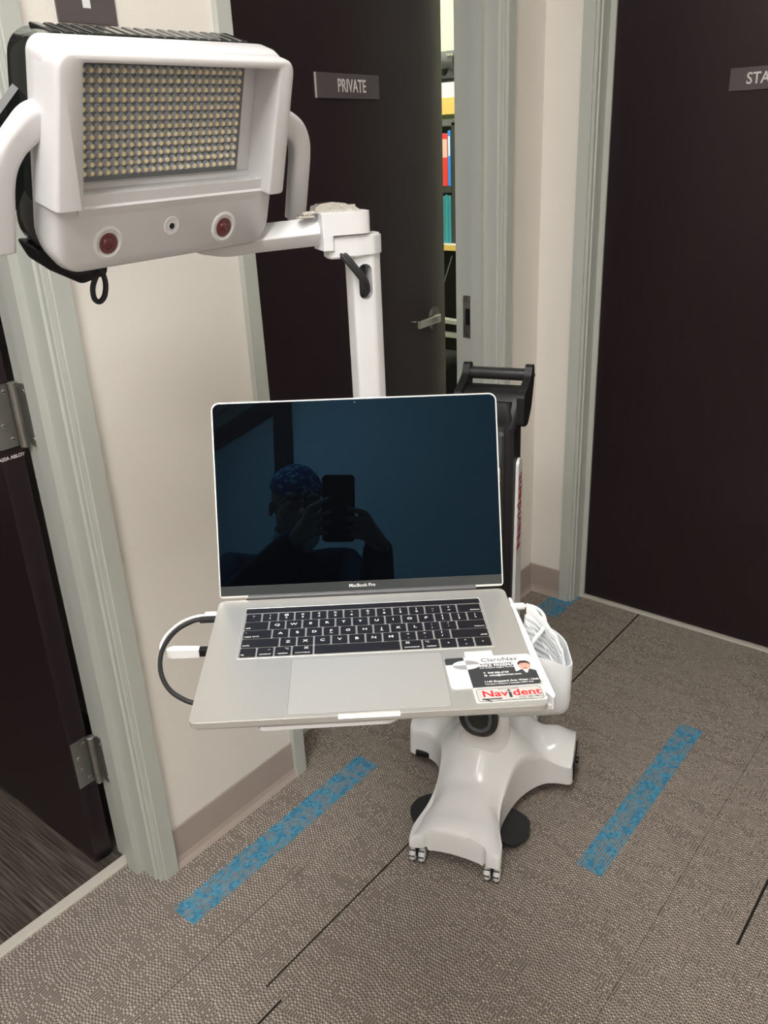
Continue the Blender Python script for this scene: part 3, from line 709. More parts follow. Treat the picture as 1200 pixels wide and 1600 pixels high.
st = on_lap('sticker', 'silver product sticker with red lettering near the front right corner of the laptop', 'sticker', .1395, .0205, 1.2)
bm = new(); prism(bm, rrect(-.0355, .0355, -.0125, .0125, .0012, 3), 0, .0003); obj('backing', bm, mat('sticker_clear', (.66, .65, .63), .3), st)
bm = new(); prism(bm, rrect(-.0325, .0325, -.0105, .0105, .003, 4), .0003, .0004); obj('face', bm, m_label, st)
bm = new(); sweep(bm, [(*p, .00042) for p in rrect(-.0325, .0325, -.0105, .0105, .003, 4)], .00025, closed=True); obj('outline', bm, m_grey, st)
bm = new(); text(bm, 'Nav', .0145, T(-.0018, .0015, .00045), .00005, 'RIGHT', bold=.0003, sx=1.08); text(bm, 'dent', .0145, T(.0030, .0015, .00045), .00005, 'LEFT', bold=.0003, sx=1.08); obj('red_lettering', bm, m_red, st)
bm = new(); box(bm, -.0010, .0018, -.0058, .0032, .00045, .0006); sphere(bm, (.0, .0058, .0005), .0016, (1, 1, .1)); 
box(bm, -.027, -.009, -.0078, -.0060, .00045, .0006); sphere(bm, (-.0275, -.0064, .0005), .0016, (1, 1, .1))
text(bm, '[CE] REF NAV2 7 1', .0038, T(.008, -.0062, .00045), .00005, 'LEFT'); text(bm, 'MD [+] NAVIDENT', .0024, T(0, .0088, .00045), .00003)
text(bm, 'Tray for use with dynamic navigation systems', .0020, T(.004, -.0092, .00045), .00003); obj('black_print', bm, m_cardblk, st)

# ------------------------------------------------------------------ cables at the laptop
def P(*a): return LM @ Vector(a)
t = empty('charging_cable', LM); tag(t, 'white charging cable looping out of the right side of the laptop', 'cable')
bm = new(); sweep(bm, smoothpath([(.192, .2062, -.0055), (.1985, .2050, -.0050), (.2055, .1960, -.004), (.2085, .178, -.002), (.2070, .160, -.003), (.2000, .146, -.005), (.1925, .139, -.008), (.1885, .137, -.014), (.1872, .140, -.022), (.1880, .150, -.032)]), .0022); obj('cord', bm, m_cable, t, smooth=True)
bm = new(); box(bm, .1750, .1935, .2015, .2110, -.0092, -.0022, .0028, 3); obj('plug', bm, m_cable, t, smooth=True)
t = empty('adapter_cable', LM); tag(t, 'white cable and plug on the left side of the laptop, beside the black cable', 'cable')
bm = new(); sweep(bm, smoothpath([(-.188, .2205, -.006), (-.2010, .2185, -.006), (-.217, .209, -.008), (-.2300, .190, -.012), (-.2340, .173, -.016), (-.2315, .166, -.019), (-.2245, .1640, -.020), (-.219, .1637, -.020)]), .0019); obj('cord', bm, m_cable, t, smooth=True)
bm = new(); box(bm, -.1905, -.1748, .2165, .2255, -.0088, -.0024, .0026, 3); obj('plug', bm, m_cable, t, smooth=True)
bm = new(); prism(bm, roundpoly([(-.2265, .1605), (-.2265, .1665), (-.2195, .1700), (-.1890, .1675), (-.1890, .1580), (-.2195, .1590)], .001), -.0255, -.0155); obj('connector', bm, m_cable, t)
bm = new(); box(bm, -.1892, -.166, .1585, .1675, -.0250, -.0160, .001); obj('connector_tip', bm, m_black, t)
bm = new(); sweep(bm, smoothpath([(-.192, .2115, -.0058), (-.2030, .2085, -.0065), (-.2195, .1930, -.009), (-.2290, .1600, -.012), (-.2255, .1230, -.015), (-.2130, .0920, -.018), (-.1960, .0740, -.021), (-.175, .066, -.024), (-.13, .07, -.03), (-.10, .12, -.04)]), .0026)
box(bm, -.1945, -.1748, .2065, .2145, -.0090, -.0030, .0015)
tag(obj('black_cable', bm, m_rubber, smooth=True, M=LM), 'black cable looping from the left side of the laptop back under it', 'cable')

# ------------------------------------------------------------------ medical cart
HUB = Vector((-.868, 1.365, 0)); LEGA = (-72, 48, 168)
cart = empty('medical_cart', T(*HUB)); tag(cart, 'white wheeled medical cart with a laptop tray, black handle and tall side pole', 'cart')
# the cover is drawn in a frame of its own: b = (right, back) axes of the base
BR = Vector((.923, .384)); BB = Vector((-.384, .923))
half = [(.179 + .02, .074), (.150, .058), (.122, .032), (.100, -.010), (.084, -.070), (.082, -.130), (.094, -.180), (.106, -.222), (.104, -.252)]
out = [(-.120, -.246), (-.118, -.205), (-.104, -.150), (-.092, -.090), (-.096, -.030), (-.116, .030), (-.146, .060), (-.199, .070),
       (-.201, .105), (-.199, .160), (-.150, .168), (-.110, .195), (-.092, .240), (-.095, .290), (-.100, .320),
       (-.04, .322), (.04, .322), (.100, .320), (.095, .290), (.092, .240), (.110, .195), (.150, .168), (.199, .163), (.201, .105), (.199, .042),
       (.152, .040), (.118, .018), (.086, -.030), (.068, -.085), (.060, -.135), (.066, -.185), (.078, -.228), (.080, -.262), (.050, -.263), (.038, -.248), (-.020, -.235), (-.074, -.234), (-.090, -.244)]
corner = {0, 7, 9, 14, 17, 22, 24, 32, 33, 37}
def outline(n=6):
    N = len(out); pts = []
    for i in range(N):
        p1 = Vector(out[i]); p2 = Vector(out[(i + 1) % N])
        p0 = p1 * 2 - p2 if i in corner else Vector(out[i - 1]); p3 = p2 * 2 - p1 if (i + 1) % N in corner else Vector(out[(i + 2) % N])
        for k in range(n):
            t = k / n; pts.append(0.5 * ((2 * p1) + (p2 - p0) * t + (2 * p0 - 5 * p1 + 4 * p2 - p3) * t * t + (3 * p1 - p0 - 3 * p2 + p3) * t ** 3))
    for _ in range(2): pts = [(pts[i - 1] + pts[i] * 2 + pts[(i + 1) % len(pts)]) / 4 for i in range(len(pts))]
    return pts
OUT = outline(); NTH = len(OUT); NR = 34
def interp(pts, s_):
    for (a, wa), (b, wb) in zip(pts, pts[1:]):
        if s_ <= b:
            t = max(0, (s_ - a) / (b - a)); t = t * t * (3 - 2 * t); return wa + (wb - wa) * t
    return pts[-1][1]
def height(u, v):
    e_ = .052
    # front leg
    c = abs(u + .018 * min(1, max(0, -v) / .1)); wv = interp([(-.1, .10), (-.03, .088), (.085, .076), (.14, .074), (.19, .086), (.26, .098)], -v); hs = interp([(-.1, .10), (0, .165), (.06, .142), (.12, .122), (.20, .104), (.26, .088)], -v)
    q = min(1, c / wv); h1 = hs - (hs - e_) * (.35 * q ** 2.4 + .40 * q ** 7) if v < .08 else 0
    # side legs
    s_ = abs(u); c = abs(v - .112); hs = interp([(0, .165), (.07, .150), (.105, .118), (.155, .127), (.20, .112)], s_); wv = interp([(0, .13), (.09, .095), (.13, .070), (.20, .066)], s_)
    q = min(1, c / wv); h2 = hs - (hs - e_) * (.45 * q ** 2.2 + .40 * q ** 6)
    # back leg
    h3 = 0
    if v > .14:
        q = min(1, abs(u) / .10); hs = interp([(.14, .16), (.22, .11), (.32, .09)], v); h3 = hs - (hs - e_) * .75 * q ** 3
    r = math.hypot(u, v - .012)
    cone = .186 - max(0, r - .052) * 1.0
    def smax(a, b, k=.035): return max(a, b) + k * .25 * max(0, 1 - abs(a - b) / k) ** 2
    return max(e_, smax(smax(smax(h1, h2), h3), cone))
CO = Vector((0, .05))
bm = new(); rings = []
W_ = lambda p, z_: (BR.x * p.x + BB.x * p.y, BR.y * p.x + BB.y * p.y, z_)
for j in range(NR + 1):
    f_ = max(j / NR, .004); ring = []
    for i in range(NTH):
        p = CO + (OUT[i] - CO) * f_; ring.append(bm.verts.new(W_(p, height(p.x, p.y))))
    rings.append(ring)
def skirt(p):
    if p.y < -.215: return .036 if -.080 < p.x < .042 else .047
    return .030
for k, (grow, fz) in enumerate(((1.008, .82), (1.014, .35), (1.016, 0))):
    ring = []
    for i in range(NTH):
        p = CO + (OUT[i] - CO) * grow; zt = height(OUT[i].x, OUT[i].y); zb = skirt(OUT[i])
        ring.append(bm.verts.new(W_(p, zb + (zt - zb) * fz)))
    rings.append(ring)
rings.append([bm.verts.new(W_(CO + (OUT[i] - CO) * .985, skirt(OUT[i]))) for i in range(NTH)])
rings.append([bm.verts.new(W_(CO + (OUT[i] - CO) * .965, .070 if height(OUT[i].x, OUT[i].y) > .074 else .045)) for i in range(NTH)])
for A, B in zip(rings, rings[1:]):
    for i in range(NTH): bm.faces.new((A[i], A[(i + 1) % NTH], B[(i + 1) % NTH], B[i]))
bm.faces.new(rings[0][::-1])
obj('base_cover', bm, m_white, cart, smooth=True, angle=60)
bm = new(); mB = Matrix(((BR.x, BB.x, 0, 0), (BR.y, BB.y, 0, 0), (0, 0, 1, 0), (0, 0, 0, 1)))
box(bm, -.085, .045, -.225, .30, .028, .046, .004, M=mB); box(bm, -.185, .185, .06, .15, .028, .046, .004, M=mB); box(bm, -.19, .19, .085, .125, .046, .058, M=mB); obj('dark_underside', bm, m_black, cart)  # black body added for the shaded interior below the cover
bm = new(); box(bm, .199, .2055, .055, .150, .034, .080, .003, M=mB); cyl(bm, mB @ Vector((.2, .105, .056)), mB @ Vector((.212, .105, .056)), .008); obj('end_plate', bm, m_black, cart)
def castor(x, y, a):
    t = empty('castor', T(x, y, 0) @ RZ(a), cart)
    for s_ in (-1, 1):
        bm = new(); lathe(bm, [(.004, -.0075), (.012, -.0070), (.0165, -.004), (.0185, 0), (.0165, .004), (.012, .0070), (.004, .0075)], M=T(0, s_ * .0100, .0187) @ RX(90), seg=28)
        obj('wheel', bm, m_white_matte, t, smooth=True)
        bm = new()
        for k in range(9): box(bm, -.0012, .0012, -.0062, .0062, .0172, .0189, M=T(0, s_ * .0100, .0187) @ RY(k * 40 + 8))
        obj('tread', bm, m_rubber, t)
    bm = new(); box(bm, -.010, .010, -.0030, .0030, .018, .048, .002); cyl(bm, (0, 0, .04), (0, 0, .065), .007); cyl(bm, (0, -.016, .019), (0, .016, .019), .0035); obj('fork', bm, m_black, t)
for (u, v, a) in ((-.104, -.236, 0), (.062, -.252, 0), (-.06, .29, 20), (.06, .29, -15), (-.165, .115, 60), (.165, .105, 100)):
    p = BR * u + BB * v; castor(p.x, p.y, math.degrees(math.atan2(BB.y, BB.x)) + a)
# brake pedals: flat black pads either side of the front leg
for pts_ in ([(-.755, 1.340), (-.722, 1.330), (-.700, 1.285), (-.714, 1.236), (-.752, 1.238), (-.80, 1.275), (-.81, 1.34)], [(-.955, 1.270), (-.972, 1.236), (-.966, 1.195), (-.925, 1.168), (-.88, 1.18), (-.87, 1.25), (-.91, 1.29)]):
    bm = new(); prism(bm, roundpoly([(a_ - HUB.x, b_ - HUB.y) for a_, b_ in pts_], .022, 6), .018, .026)
    obj('brake_pedal', bm, m_rubber, cart)
# collar with its black throat
AX = math.radians(-72)
fd = Vector((math.cos(AX), math.sin(AX), 0)); rd = Vector((-math.sin(AX), math.cos(AX), 0))   # front and right of the cart
CM = Matrix(((rd.x, -fd.x, 0, 0), (rd.y, -fd.y, 0, 0), (0, 0, 1, 0), (0, 0, 0, 1)))          # local x right, y back, z up
def oval(a, b, n=40, cy=0, p=2.4):
    return [(a * math.copysign(abs(math.cos(2 * PI * k / n)) ** (2 / p), math.cos(2 * PI * k / n)), cy + b * math.copysign(abs(math.sin(2 * PI * k / n)) ** (2 / p), math.sin(2 * PI * k / n))) for k in range(n)]
def loft(bm, sections, mi=0, caps=True):
    rings = [[bm.verts.new(q) for q in s_] for s_ in sections]
    n = len(rings[0])
    for A, B in zip(rings, rings[1:]):
        for k in range(n): bm.faces.new((A[k], A[(k + 1) % n], B[(k + 1) % n], B[k])).material_index = mi
    if caps: bm.faces.new(rings[0][::-1]).material_index = mi; bm.faces.new(rings[-1]).material_index = mi
bm = new(); loft(bm, [[(x, y, z_) for x, y in oval(a, b, cy=cy)] for (z_, a, b, cy) in ((.155, .066, .062, .0), (.178, .0580, .0560, .006), (.20, .0555, .0535, .008), (.40, .052, .050, .010), (.47, .050, .048, .012))])
obj('column_lower', bm, m_white, cart, smooth=True, M=CM)
bm = new()
pts = oval(.0455, .058, 40, p=2.3)
loft(bm, [[(x, -.0460 + oy, .268 + y * sc_) for x, y in [(q[0] * sc_, q[1]) for q in pts]] for (oy, sc_) in ((.004, 1.0), (-.0095, 1.0), (-.012, .93), (-.010, .80), (-.0075, .66), (-.006, .60))])
obj('throat', bm, m_blackgloss, cart, smooth=True, M=CM)
bm = new(); 
pts2 = oval(.0280, .036, 36, p=2.2)
sweep(bm, [(x, -.0545, .262 + y) for x, y in pts2], .0045, closed=True); obj('throat_ring', bm, mat('throat_grey', (.09, .095, .11), .3), cart, smooth=True, M=CM)
# black column, leaning very slightly back
bm = new()
sec = lambda cx, cy, hw, hd, z_, r: [(cx + x, cy + y, z_) for x, y in rrect(-hw, hw, -hd, hd, r, 5)]
loft(bm, [sec(.002, .052, .052, .040, .30, .014), sec(.002, .052, .052, .042, .60, .014), sec(.002, .054, .050, .044, .935, .014), sec(.002, .060, .046, .040, .965, .02)])
obj('column', bm, m_black, cart, smooth=True, M=CM)
bm = new(); loft(bm, [[(x, y, z_) for x, y in rrect(-.036, .036, .004, .014, .004, 4)] for z_ in (.30, .92)]); obj('column_front', bm, m_blackgloss, cart, smooth=True, M=CM)
for x in (.030,):
    bm = new(); lathe(bm, [(.0055, 0), (.0055, .001), (.004, .0028), (0, .0032)], M=T(x, .0045, .905) @ RX(90)); obj('bolt', bm, m_grey, cart, smooth=True, M=CM)
# silver side strip with red lettering
bm = new(); prism(bm, roundpoly([(.015, .30), (.088, .30), (.080, .60), (.072, .842), (.040, .842)], [0, 0, .05, .018, .018], 6), 0, .006, M=Matrix(((0, 0, 1, .054), (1, 0, 0, -.004), (0, 1, 0, 0), (0, 0, 0, 1)))); obj('side_strip', bm, m_silver, cart, M=CM)
bm = new(); text(bm, 'Navident', .046, CM @ Matrix(((0, 0, 1, .0605), (0, -1, 0, .047), (1, 0, 0, .725), (0, 0, 0, 1))), ext=.0003, bold=.0006); obj('lettering', bm, m_darkred, cart)
# handle
hd = empty('handle', CM, cart)
for s_ in (-1, 1):
    bm = new(); pf = roundpoly([(.020, .918), (.060, .912), (.092, .940), (.112, .985), (.114, 1.022), (.094, 1.026), (.083, 1.004), (.050, .990), (.020, .982)], .010, 4)
    prism(bm, pf, -.0075, .0075, M=Matrix(((0, 0, 1, s_ * .0640), (1, 0, 0, 0), (0, 1, 0, 0), (0, 0, 0, 1)))); obj('bracket', bm, m_black, hd)
    bm = new(); sphere(bm, (s_ * .0730, .100, 1.003), .005, (.5, 1, 1)); obj('screw_cap', bm, m_black, hd, smooth=True)
bm = new(); cyl(bm, (-.06, .100, 1.003), (.06, .100, 1.003), .0125, seg=28); obj('grip', bm, mat('grip_black', (.02, .02, .021), .28), hd, smooth=True)
bm = new(); loft(bm, [[(x, y, z_) for x, y in rrect(-hw, hw, y0, y1, .012, 4)] for (z_, hw, y0, y1) in ((.915, .056, .010, .096), (.950, .064, .020, .098), (.977, .0665, .040, .096), (.984, .064, .055, .088))]); obj('shroud', bm, m_black, hd, smooth=True)
# arm from the column to the tray, tray, side pole
def cart_local(p): return Vector(p) - HUB
A0 = Vector((HUB.x, HUB.y, .80)); TR = P(.035, .13, -.03)
PO = Vector((-.876, 1.027, 0))
bm = new(); pth = [Vector((HUB.x, HUB.y, .82)), Vector((-.79, 1.16, .82)), Vector((-.70, .90, .835)), Vector((TR.x, TR.y, TR.z - .035))]
sweep(bm, [q - HUB for q in smoothpath(pth, 8)], rrect(-.02, .02, -.03, .03, .008, 3)); obj('tray_arm', bm, m_white_matte, cart, smooth=True)
bm = new(); cyl(bm, cart_local(P(.035, .13, -.075)), cart_local(P(.035, .13, -.018)), .035, seg=36); obj('tray_pivot', bm, m_white_matte, cart, smooth=True)
LC = T(*(-HUB)) @ LM
bm = new(); prism(bm, roundpoly([(-.108, .0062), (.020, .0072), (.030, .016), (.150, .020), (.1820, .0150), (.1812, .225), (-.150, .225), (-.150, .03), (-.112, .02)], .006), -.0178, -.0132); obj('tray', bm, m_white_matte, cart, M=LC)
bm = new(); prism(bm, roundpoly([(.1755, .030), (.1825, .0150), (.1852, .020), (.1800, .225), (.1765, .225)], .002), -.0178, -.0035); obj('tray_lip', bm, m_white_matte, cart, M=LC)
# pole: rounded eight-sided extrusion
vw = Vector((-PO.x, -PO.y, 0)).normalized()                      # roughly the way the pole's front faces
fx_ = Vector((.86, -.51, 0)).normalized(); rx_ = Vector((.51, .86, 0)).normalized()
PM = Matrix(((rx_.x, -fx_.x, 0, PO.x - HUB.x), (rx_.y, -fx_.y, 0, PO.y - HUB.y), (0, 0, 1, 0), (0, 0, 0, 1)))   # x right, y back
pole = empty('pole', PM, cart)
pp = roundpoly([(-.023, -.019), (.010, -.021), (.027, -.007), (.027, .020), (-.023, .020)], .005, 4)
bm = new(); prism(bm, pp, .80, 1.318); pl_ = obj('tube', bm, m_white_matte, pole, smooth=True, angle=30)
slot = new(); loft(slot, [[(x - .0035, yy, 1.2495 + z_) for x, z_ in rrect(-.0105, .0105, -.0265, .0265, .0104, 8)] for yy in (-.05, .010)]); bmesh.ops.recalc_face_normals(slot, faces=slot.faces)
so = obj('cut', slot, m_black); so.matrix_world = T(*HUB) @ PM
md = pl_.modifiers.new('b', 'BOOLEAN'); md.object = so; md.operation = 'DIFFERENCE'; md.solver = 'EXACT'
bpy.context.view_layer.update()
dg = bpy.context.evaluated_depsgraph_get(); nm = bpy.data.meshes.new_from_object(pl_.evaluated_get(dg)); pl_.modifiers.clear(); pl_.data = nm
bpy.data.objects.remove(so)
bm = new(); loft(bm, [[(x - .0035, yy, 1.2495 + z_) for x, z_ in rrect(-.0103, .0103, -.0263, .0263, .0102, 8)] for yy in (.0085, .0095)]); obj('slot_lining', bm, m_grey, pole)
bm = new(); prism(bm, roundpoly([(-.060, -.026), (-.012, -.026), (.012, -.023), (.030, -.007), (.030, .024), (-.030, .024), (-.060, .010)], [.008, .006, .005, .005, .005, .01, .01], 4), 1.287, 1.3185)
for f in bm.faces: f.normal_update()
bmesh.ops.bevel(bm, geom=[e for e in bm.edges if abs(e.verts[0].co.z - e.verts[1].co.z) < 1e-6], offset=.0025, segments=2, affect='EDGES')
obj('cap', bm, m_white_matte, pole, smooth=True)
bm = new(); box(bm, -.02, .03, -.01, .02, .79, .84, .004); obj('pole_clamp', bm, m_white_matte, pole)
bm = new(); pth = [Vector((PO.x, PO.y, .81)), Vector((-.87, 1.18, .81)), Vector((HUB.x, HUB.y, .81))]
sweep(bm, [q - HUB for q in smoothpath(pth, 5)], rrect(-.018, .018, -.02, .02, .006, 3)); obj('pole_bracket', bm, m_white_matte, cart, smooth=True)
# swivel block, clamp latch and head arm (pole frame)
bm = new(); prism(bm, roundpoly([(-.069, -.030), (-.008, -.030), (.008, -.024), (.008, .014), (-.010, .022), (-.069, .022)], [.002, .006, .01, .012, .008, .002], 4), 1.3205, 1.352)
prism(bm, roundpoly([(-.069, -.030), (-.053, -.030), (-.053, .022), (-.069, .022)], .002, 3), 1.300, 1.3205)
obj('swivel_block', bm, m_white_matte, pole, smooth=True)
lt = empty('clamp_latch', T(-.040, -.004, 1.352), pole)
bm = new(); prism(bm, roundpoly([(-.036, .0), (.034, .0), (.034, .003), (.012, .012), (-.008, .0145), (-.026, .013), (-.036, .005)], .003, 4), -.011, .011, M=RX(90)); obj('lever', bm, m_chrome, lt, smooth=True)
bm = new(); cyl(bm, (-.03, -.014, .006), (-.03, .014, .006), .0045); cyl(bm, (.01, -.014, .006), (.01, .014, .006), .0045); cyl(bm, (.026, -.014, .004), (.026, .014, .004), .003); obj('pins', bm, m_chrome, lt, smooth=True)
bm = new(); box(bm, -.058, -.034, -.009, .009, -.006, -.002, .001); cyl(bm, (-.05, 0, .0), (-.034, 0, .001), .003); obj('catch', bm, m_chrome, lt)
bm = new(); box(bm, -.012, .028, -.0118, -.0095, .002, .010, .001); obj('link', bm, m_chrome, lt)
# black cables from the arm into the slot
for k, dx in enumerate((0, .006)):
    bm = new(); sweep(bm, smoothpath([(-.052 + dx, -.010, 1.318), (-.046 + dx, -.018, 1.300), (-.034 + dx, -.030, 1.282), (-.014 + dx * .8, -.034, 1.255), (-.005 + dx * .6, -.022, 1.238), (-.002 + dx * .3, -.008, 1.230), (0, .004, 1.225)]), .0038); obj('cable', bm, m_rubber, pole, smooth=True)
bm = new(); sphere(bm, (-.052, -.022, 1.2985), .0045, (1.2, 1, .7)); obj('cable_guide', bm, m_white_matte, pole, smooth=True)

# ------------------------------------------------------------------ tracking camera and light head
hx = Vector((.0152, .9998, .0123)); hy = Vector((.3017, -.0163, .9533))
HMX = frame((-.8763, .7377, 1.5437), hx, hy)      # x right across the face, y up the face, z out of the face
head = empty('tracking_light_head', HMX); tag(head, 'white and black dental tracking camera head with LED panel on the cart arm', 'medical light')
# white shell: ring section lofted from the back edge to the hood front
def ringpts(x0, x1, y0, y1, r, n=8): return rrect(x0, x1, y0, y1, r, n)
bm = new()
outer_back = [(*p, -.062) for p in ringpts(-.172, .172, -.236, .006, (.020, .018, .035, .035))]
o2 = [(*p, -.050) for p in ringpts(-.174, .174, -.2445, .008, (.022, .020, .038, .038))]
o3 = [(*p, -.030) for p in ringpts(-.174, .174, -.248, .007, (.022, .020, .036, .036))]
o4 = [(*p, -.020) for p in ringpts(-.171, .171, -.247, .004, (.020, .018, .034, .034))]
o5 = [(*p, -.0165) for p in ringpts(-.167, .167, -.243, .001, (.018, .016, .030, .030))]
loft(bm, [outer_back, o2, o3, o4, o5])
shell = obj('shell', bm, m_hood, head, smooth=True, angle=50)
cutb = new(); loft(cutb, [[(*p, z_) for p in rrect(-.1445, .1485, -.1545, -.011, .004, 5)] for z_ in (-.046, .02)])
bmesh.ops.recalc_face_normals(cutb, faces=cutb.faces)
co = obj('cut', cutb, m_hood); co.matrix_world = HMX
md = shell.modifiers.new('b', 'BOOLEAN'); md.object = co; md.operation = 'DIFFERENCE'; md.solver = 'EXACT'
bpy.context.view_layer.update(); dg = bpy.context.evaluated_depsgraph_get(); nm = bpy.data.meshes.new_from_object(shell.evaluated_get(dg)); shell.modifiers.clear(); shell.data = nm
bpy.data.objects.remove(co)
# hood: inverted U standing proud of the shell, open at its lower side
U_out = [(-.180, -.1645), (-.1735, -.010), (-.1725, .0), (.1735, -.001), (.1745, -.012), (.1795, -.171)]
U_in = [(.1490, -.171), (.1480, -.013), (-.1420, -.0105), (-.1435, -.1620)]
def hood_pts(g, rr): 
    o = [(-.180 + g, -.1645), (-.1730 + g, .0015 - g), (.1738 - g, .0005 - g), (.1795 - g, -.171)]
    i = [(.1485 + g * .6, -.171), (.1475 + g * .6, -.0120 + g * .6), (-.1420 - g * .6, -.0100 + g * .6), (-.1435 - g * .6, -.1645)]
    return roundpoly(o + i, [0, rr, rr, .006, .002, .006, .006, .002], 7)
bm = new(); loft(bm, [[(*p, z_) for p in hood_pts(g, rr)] for z_, g, rr in ((-.044, -.0005, .020), (-.012, 0, .018), (-.004, .0006, .018), (-.001, .0022, .017), (0, .0045, .016))])
obj('hood', bm, m_hood, head, smooth=True, angle=45)
# chin ledge: sloped step below the opening
bm = new(); loft(bm, [[(x, y, z_) for y, z_ in ((-.1505, -.0445), (-.1690, -.0130), (-.1790, -.0160), (-.1790, -.0300), (-.1600, -.0470))] for x in (-.1440, .1480)]); obj('ledge', bm, m_hood, head)
# LED panel
led = empty('led_panel', T(0, 0, -.045), head)
bm = new(); box(bm, -.1260, .1262, -.1485, -.0190, -.002, .0012, .0008); obj('circuit_board', bm, mat('board_grey', (.16, .17, .185), .5), led)
bm = new(); box(bm, -.1445, .1485, -.1545, -.011, -.004, -.0018); obj('panel_back', bm, m_hood, led)
m_dome = mat('led_lens', (.50, .52, .54), .15, coat=.8, var=.1, vscale=300)
m_die = mat('led_phosphor', (.92, .74, .42), .3)
def led_bm(cells):
    bm = new()
    for (x, y) in cells:
        lathe(bm, [(.0050, .001), (.0050, .0022), (.0042, .0028), (.0040, .0048), (.0036, .0060), (.0029, .0068), (.0028, .0068)], seg=14, M=T(x, y, 0))
        lathe(bm, [(.0028, .0067), (.0026, .0073), (.0016, .0079), (0, .0081)], seg=12, M=T(x, y, 0), mi=1)
    return bm
cells = [(.1135 - .01105 * i, -.0245 - .01025 * j) for j in range(12) for i in range(22)]
cells.sort(key=lambda c: c[0] * 1.0 + c[1] * .2)     # the near (left) ones show largest
ok = [c for c in cells if c[0] > -.108]; hid = [c for c in cells if c[0] <= -.108]
first = None
for c_ in ok[:100]:
    if first is None: first = obj('led', led_bm([(0, 0)]), [m_dome, m_die], led, smooth=True)
    o = first if c_ is ok[0] else first.copy()
    if o is not first: C.objects.link(o); o.parent = led
    o.location = (c_[0], c_[1], 0)
tag(obj('led_array', led_bm(ok[100:] + hid), [m_dome, m_die], led, smooth=True), kind='stuff')
# cameras in the chin
for (x, y, r) in ((-.1010, -.2145, .0135), (.0850, -.2150, .0135)):
    t_ = empty('camera_eye', T(x, y, -.0165), head)
    bm = new(); lathe(bm, [(.0215, -.001), (.0212, .0008), (.0175, .0014), (.0150, -.0002), (r + .0004, -.0006), (r, .0006)], seg=44); obj('bezel', bm, m_hood, t_, smooth=True)
    bm = new(); lathe(bm, [(r - .0002, -.0005), (r - .0004, .0010), (r - .003, .0014), (r - .0045, .0006), (r - .006, .0008)], seg=40); obj('lens_ring', bm, mat('lens_ring', (.13, .035, .035), .25), t_, smooth=True)
    bm = new(); lathe(bm, [(r - .0055, .0006), (r * .45, .0028), (0, .0036)], seg=32); obj('lens', bm, m_lens, t_, smooth=True)
t_ = empty('indicator_eye', T(-.0045, -.2035, -.0165), head)
bm = new(); lathe(bm, [(.0125, -.001), (.0122, .0006), (.0095, .0010), (.0060, -.0002), (.0058, .0006)], seg=36); obj('bezel', bm, m_hood, t_, smooth=True)
bm = new(); lathe(bm, [(.0040, -.0004), (.0040, .0012), (.0030, .0016), (0, .0016)], seg=24); obj('eye', bm, m_black, t_, smooth=True)
# black rear housing
bm = new(); loft(bm, [[(*p, z_) for p in rrect(x0, x1, y0, y1, r, 8)] for (z_, x0, x1, y0, y1, r) in ((-.060, -.172, .172, -.240, .005, (.020, .018, .035, .035)), (-.075, -.170, .170, -.246, .006, (.025, .025, .04, .04)), (-.110, -.166, .166, -.252, .004, (.03, .03, .05, .05)), (-.128, -.155, .155, -.245, -.006, (.03, .03, .05, .05)), (-.134, -.14, .14, -.23, -.02, (.03, .03, .05, .05)))])
obj('rear_housing', bm, m_blackgloss, head, smooth=True, angle=50)
for k in range(17):
    x = -.138 + k * .0172
    bm = new(); box(bm, x, x + .0125, .003, .0080, -.112, -.066, .0022); o = obj('cooling_fin', bm, m_blackgloss, head)
# lower mount and rubber loop
bm = new(); prism(bm, roundpoly([(-.165, -.235), (-.06, -.245), (-.062, -.283), (-.100, -.290), (-.15, -.262)], .006), -.115, -.075); obj('lower_mount', bm, m_black, head)
bm = new(); prism(bm, roundpoly([(.02, -.24), (.085, -.245), (.070, -.262), (.035, -.266)], .006), -.110, -.065); obj('lower_mount', bm, m_black, head)
bm = new(); sweep(bm, smoothpath([(-.085, -.262, -.055), (-.0960, -.268, -.048), (-.1040, -.282, -.045), (-.1020, -.298, -.045), (-.0940, -.304, -.045), (-.0865, -.297, -.045), (-.0850, -.280, -.045), (-.0890, -.264, -.048), (-.0960, -.254, -.055)]), .0036); obj('rubber_loop', bm, m_rubber, head, smooth=True)
bm = new(); sweep(bm, smoothpath([(-.13, -.262, -.075), (-.115, -.268, -.06), (-.098, -.262, -.055)]), .0022); obj('tether', bm, m_rubber, head, smooth=True)
for x in (-.055, .10):
    bm = new(); sphere(bm, (x, -.2475, -.045), .004, (1.1, .8, 1)); obj('foot_stud', bm, m_black, head, smooth=True)
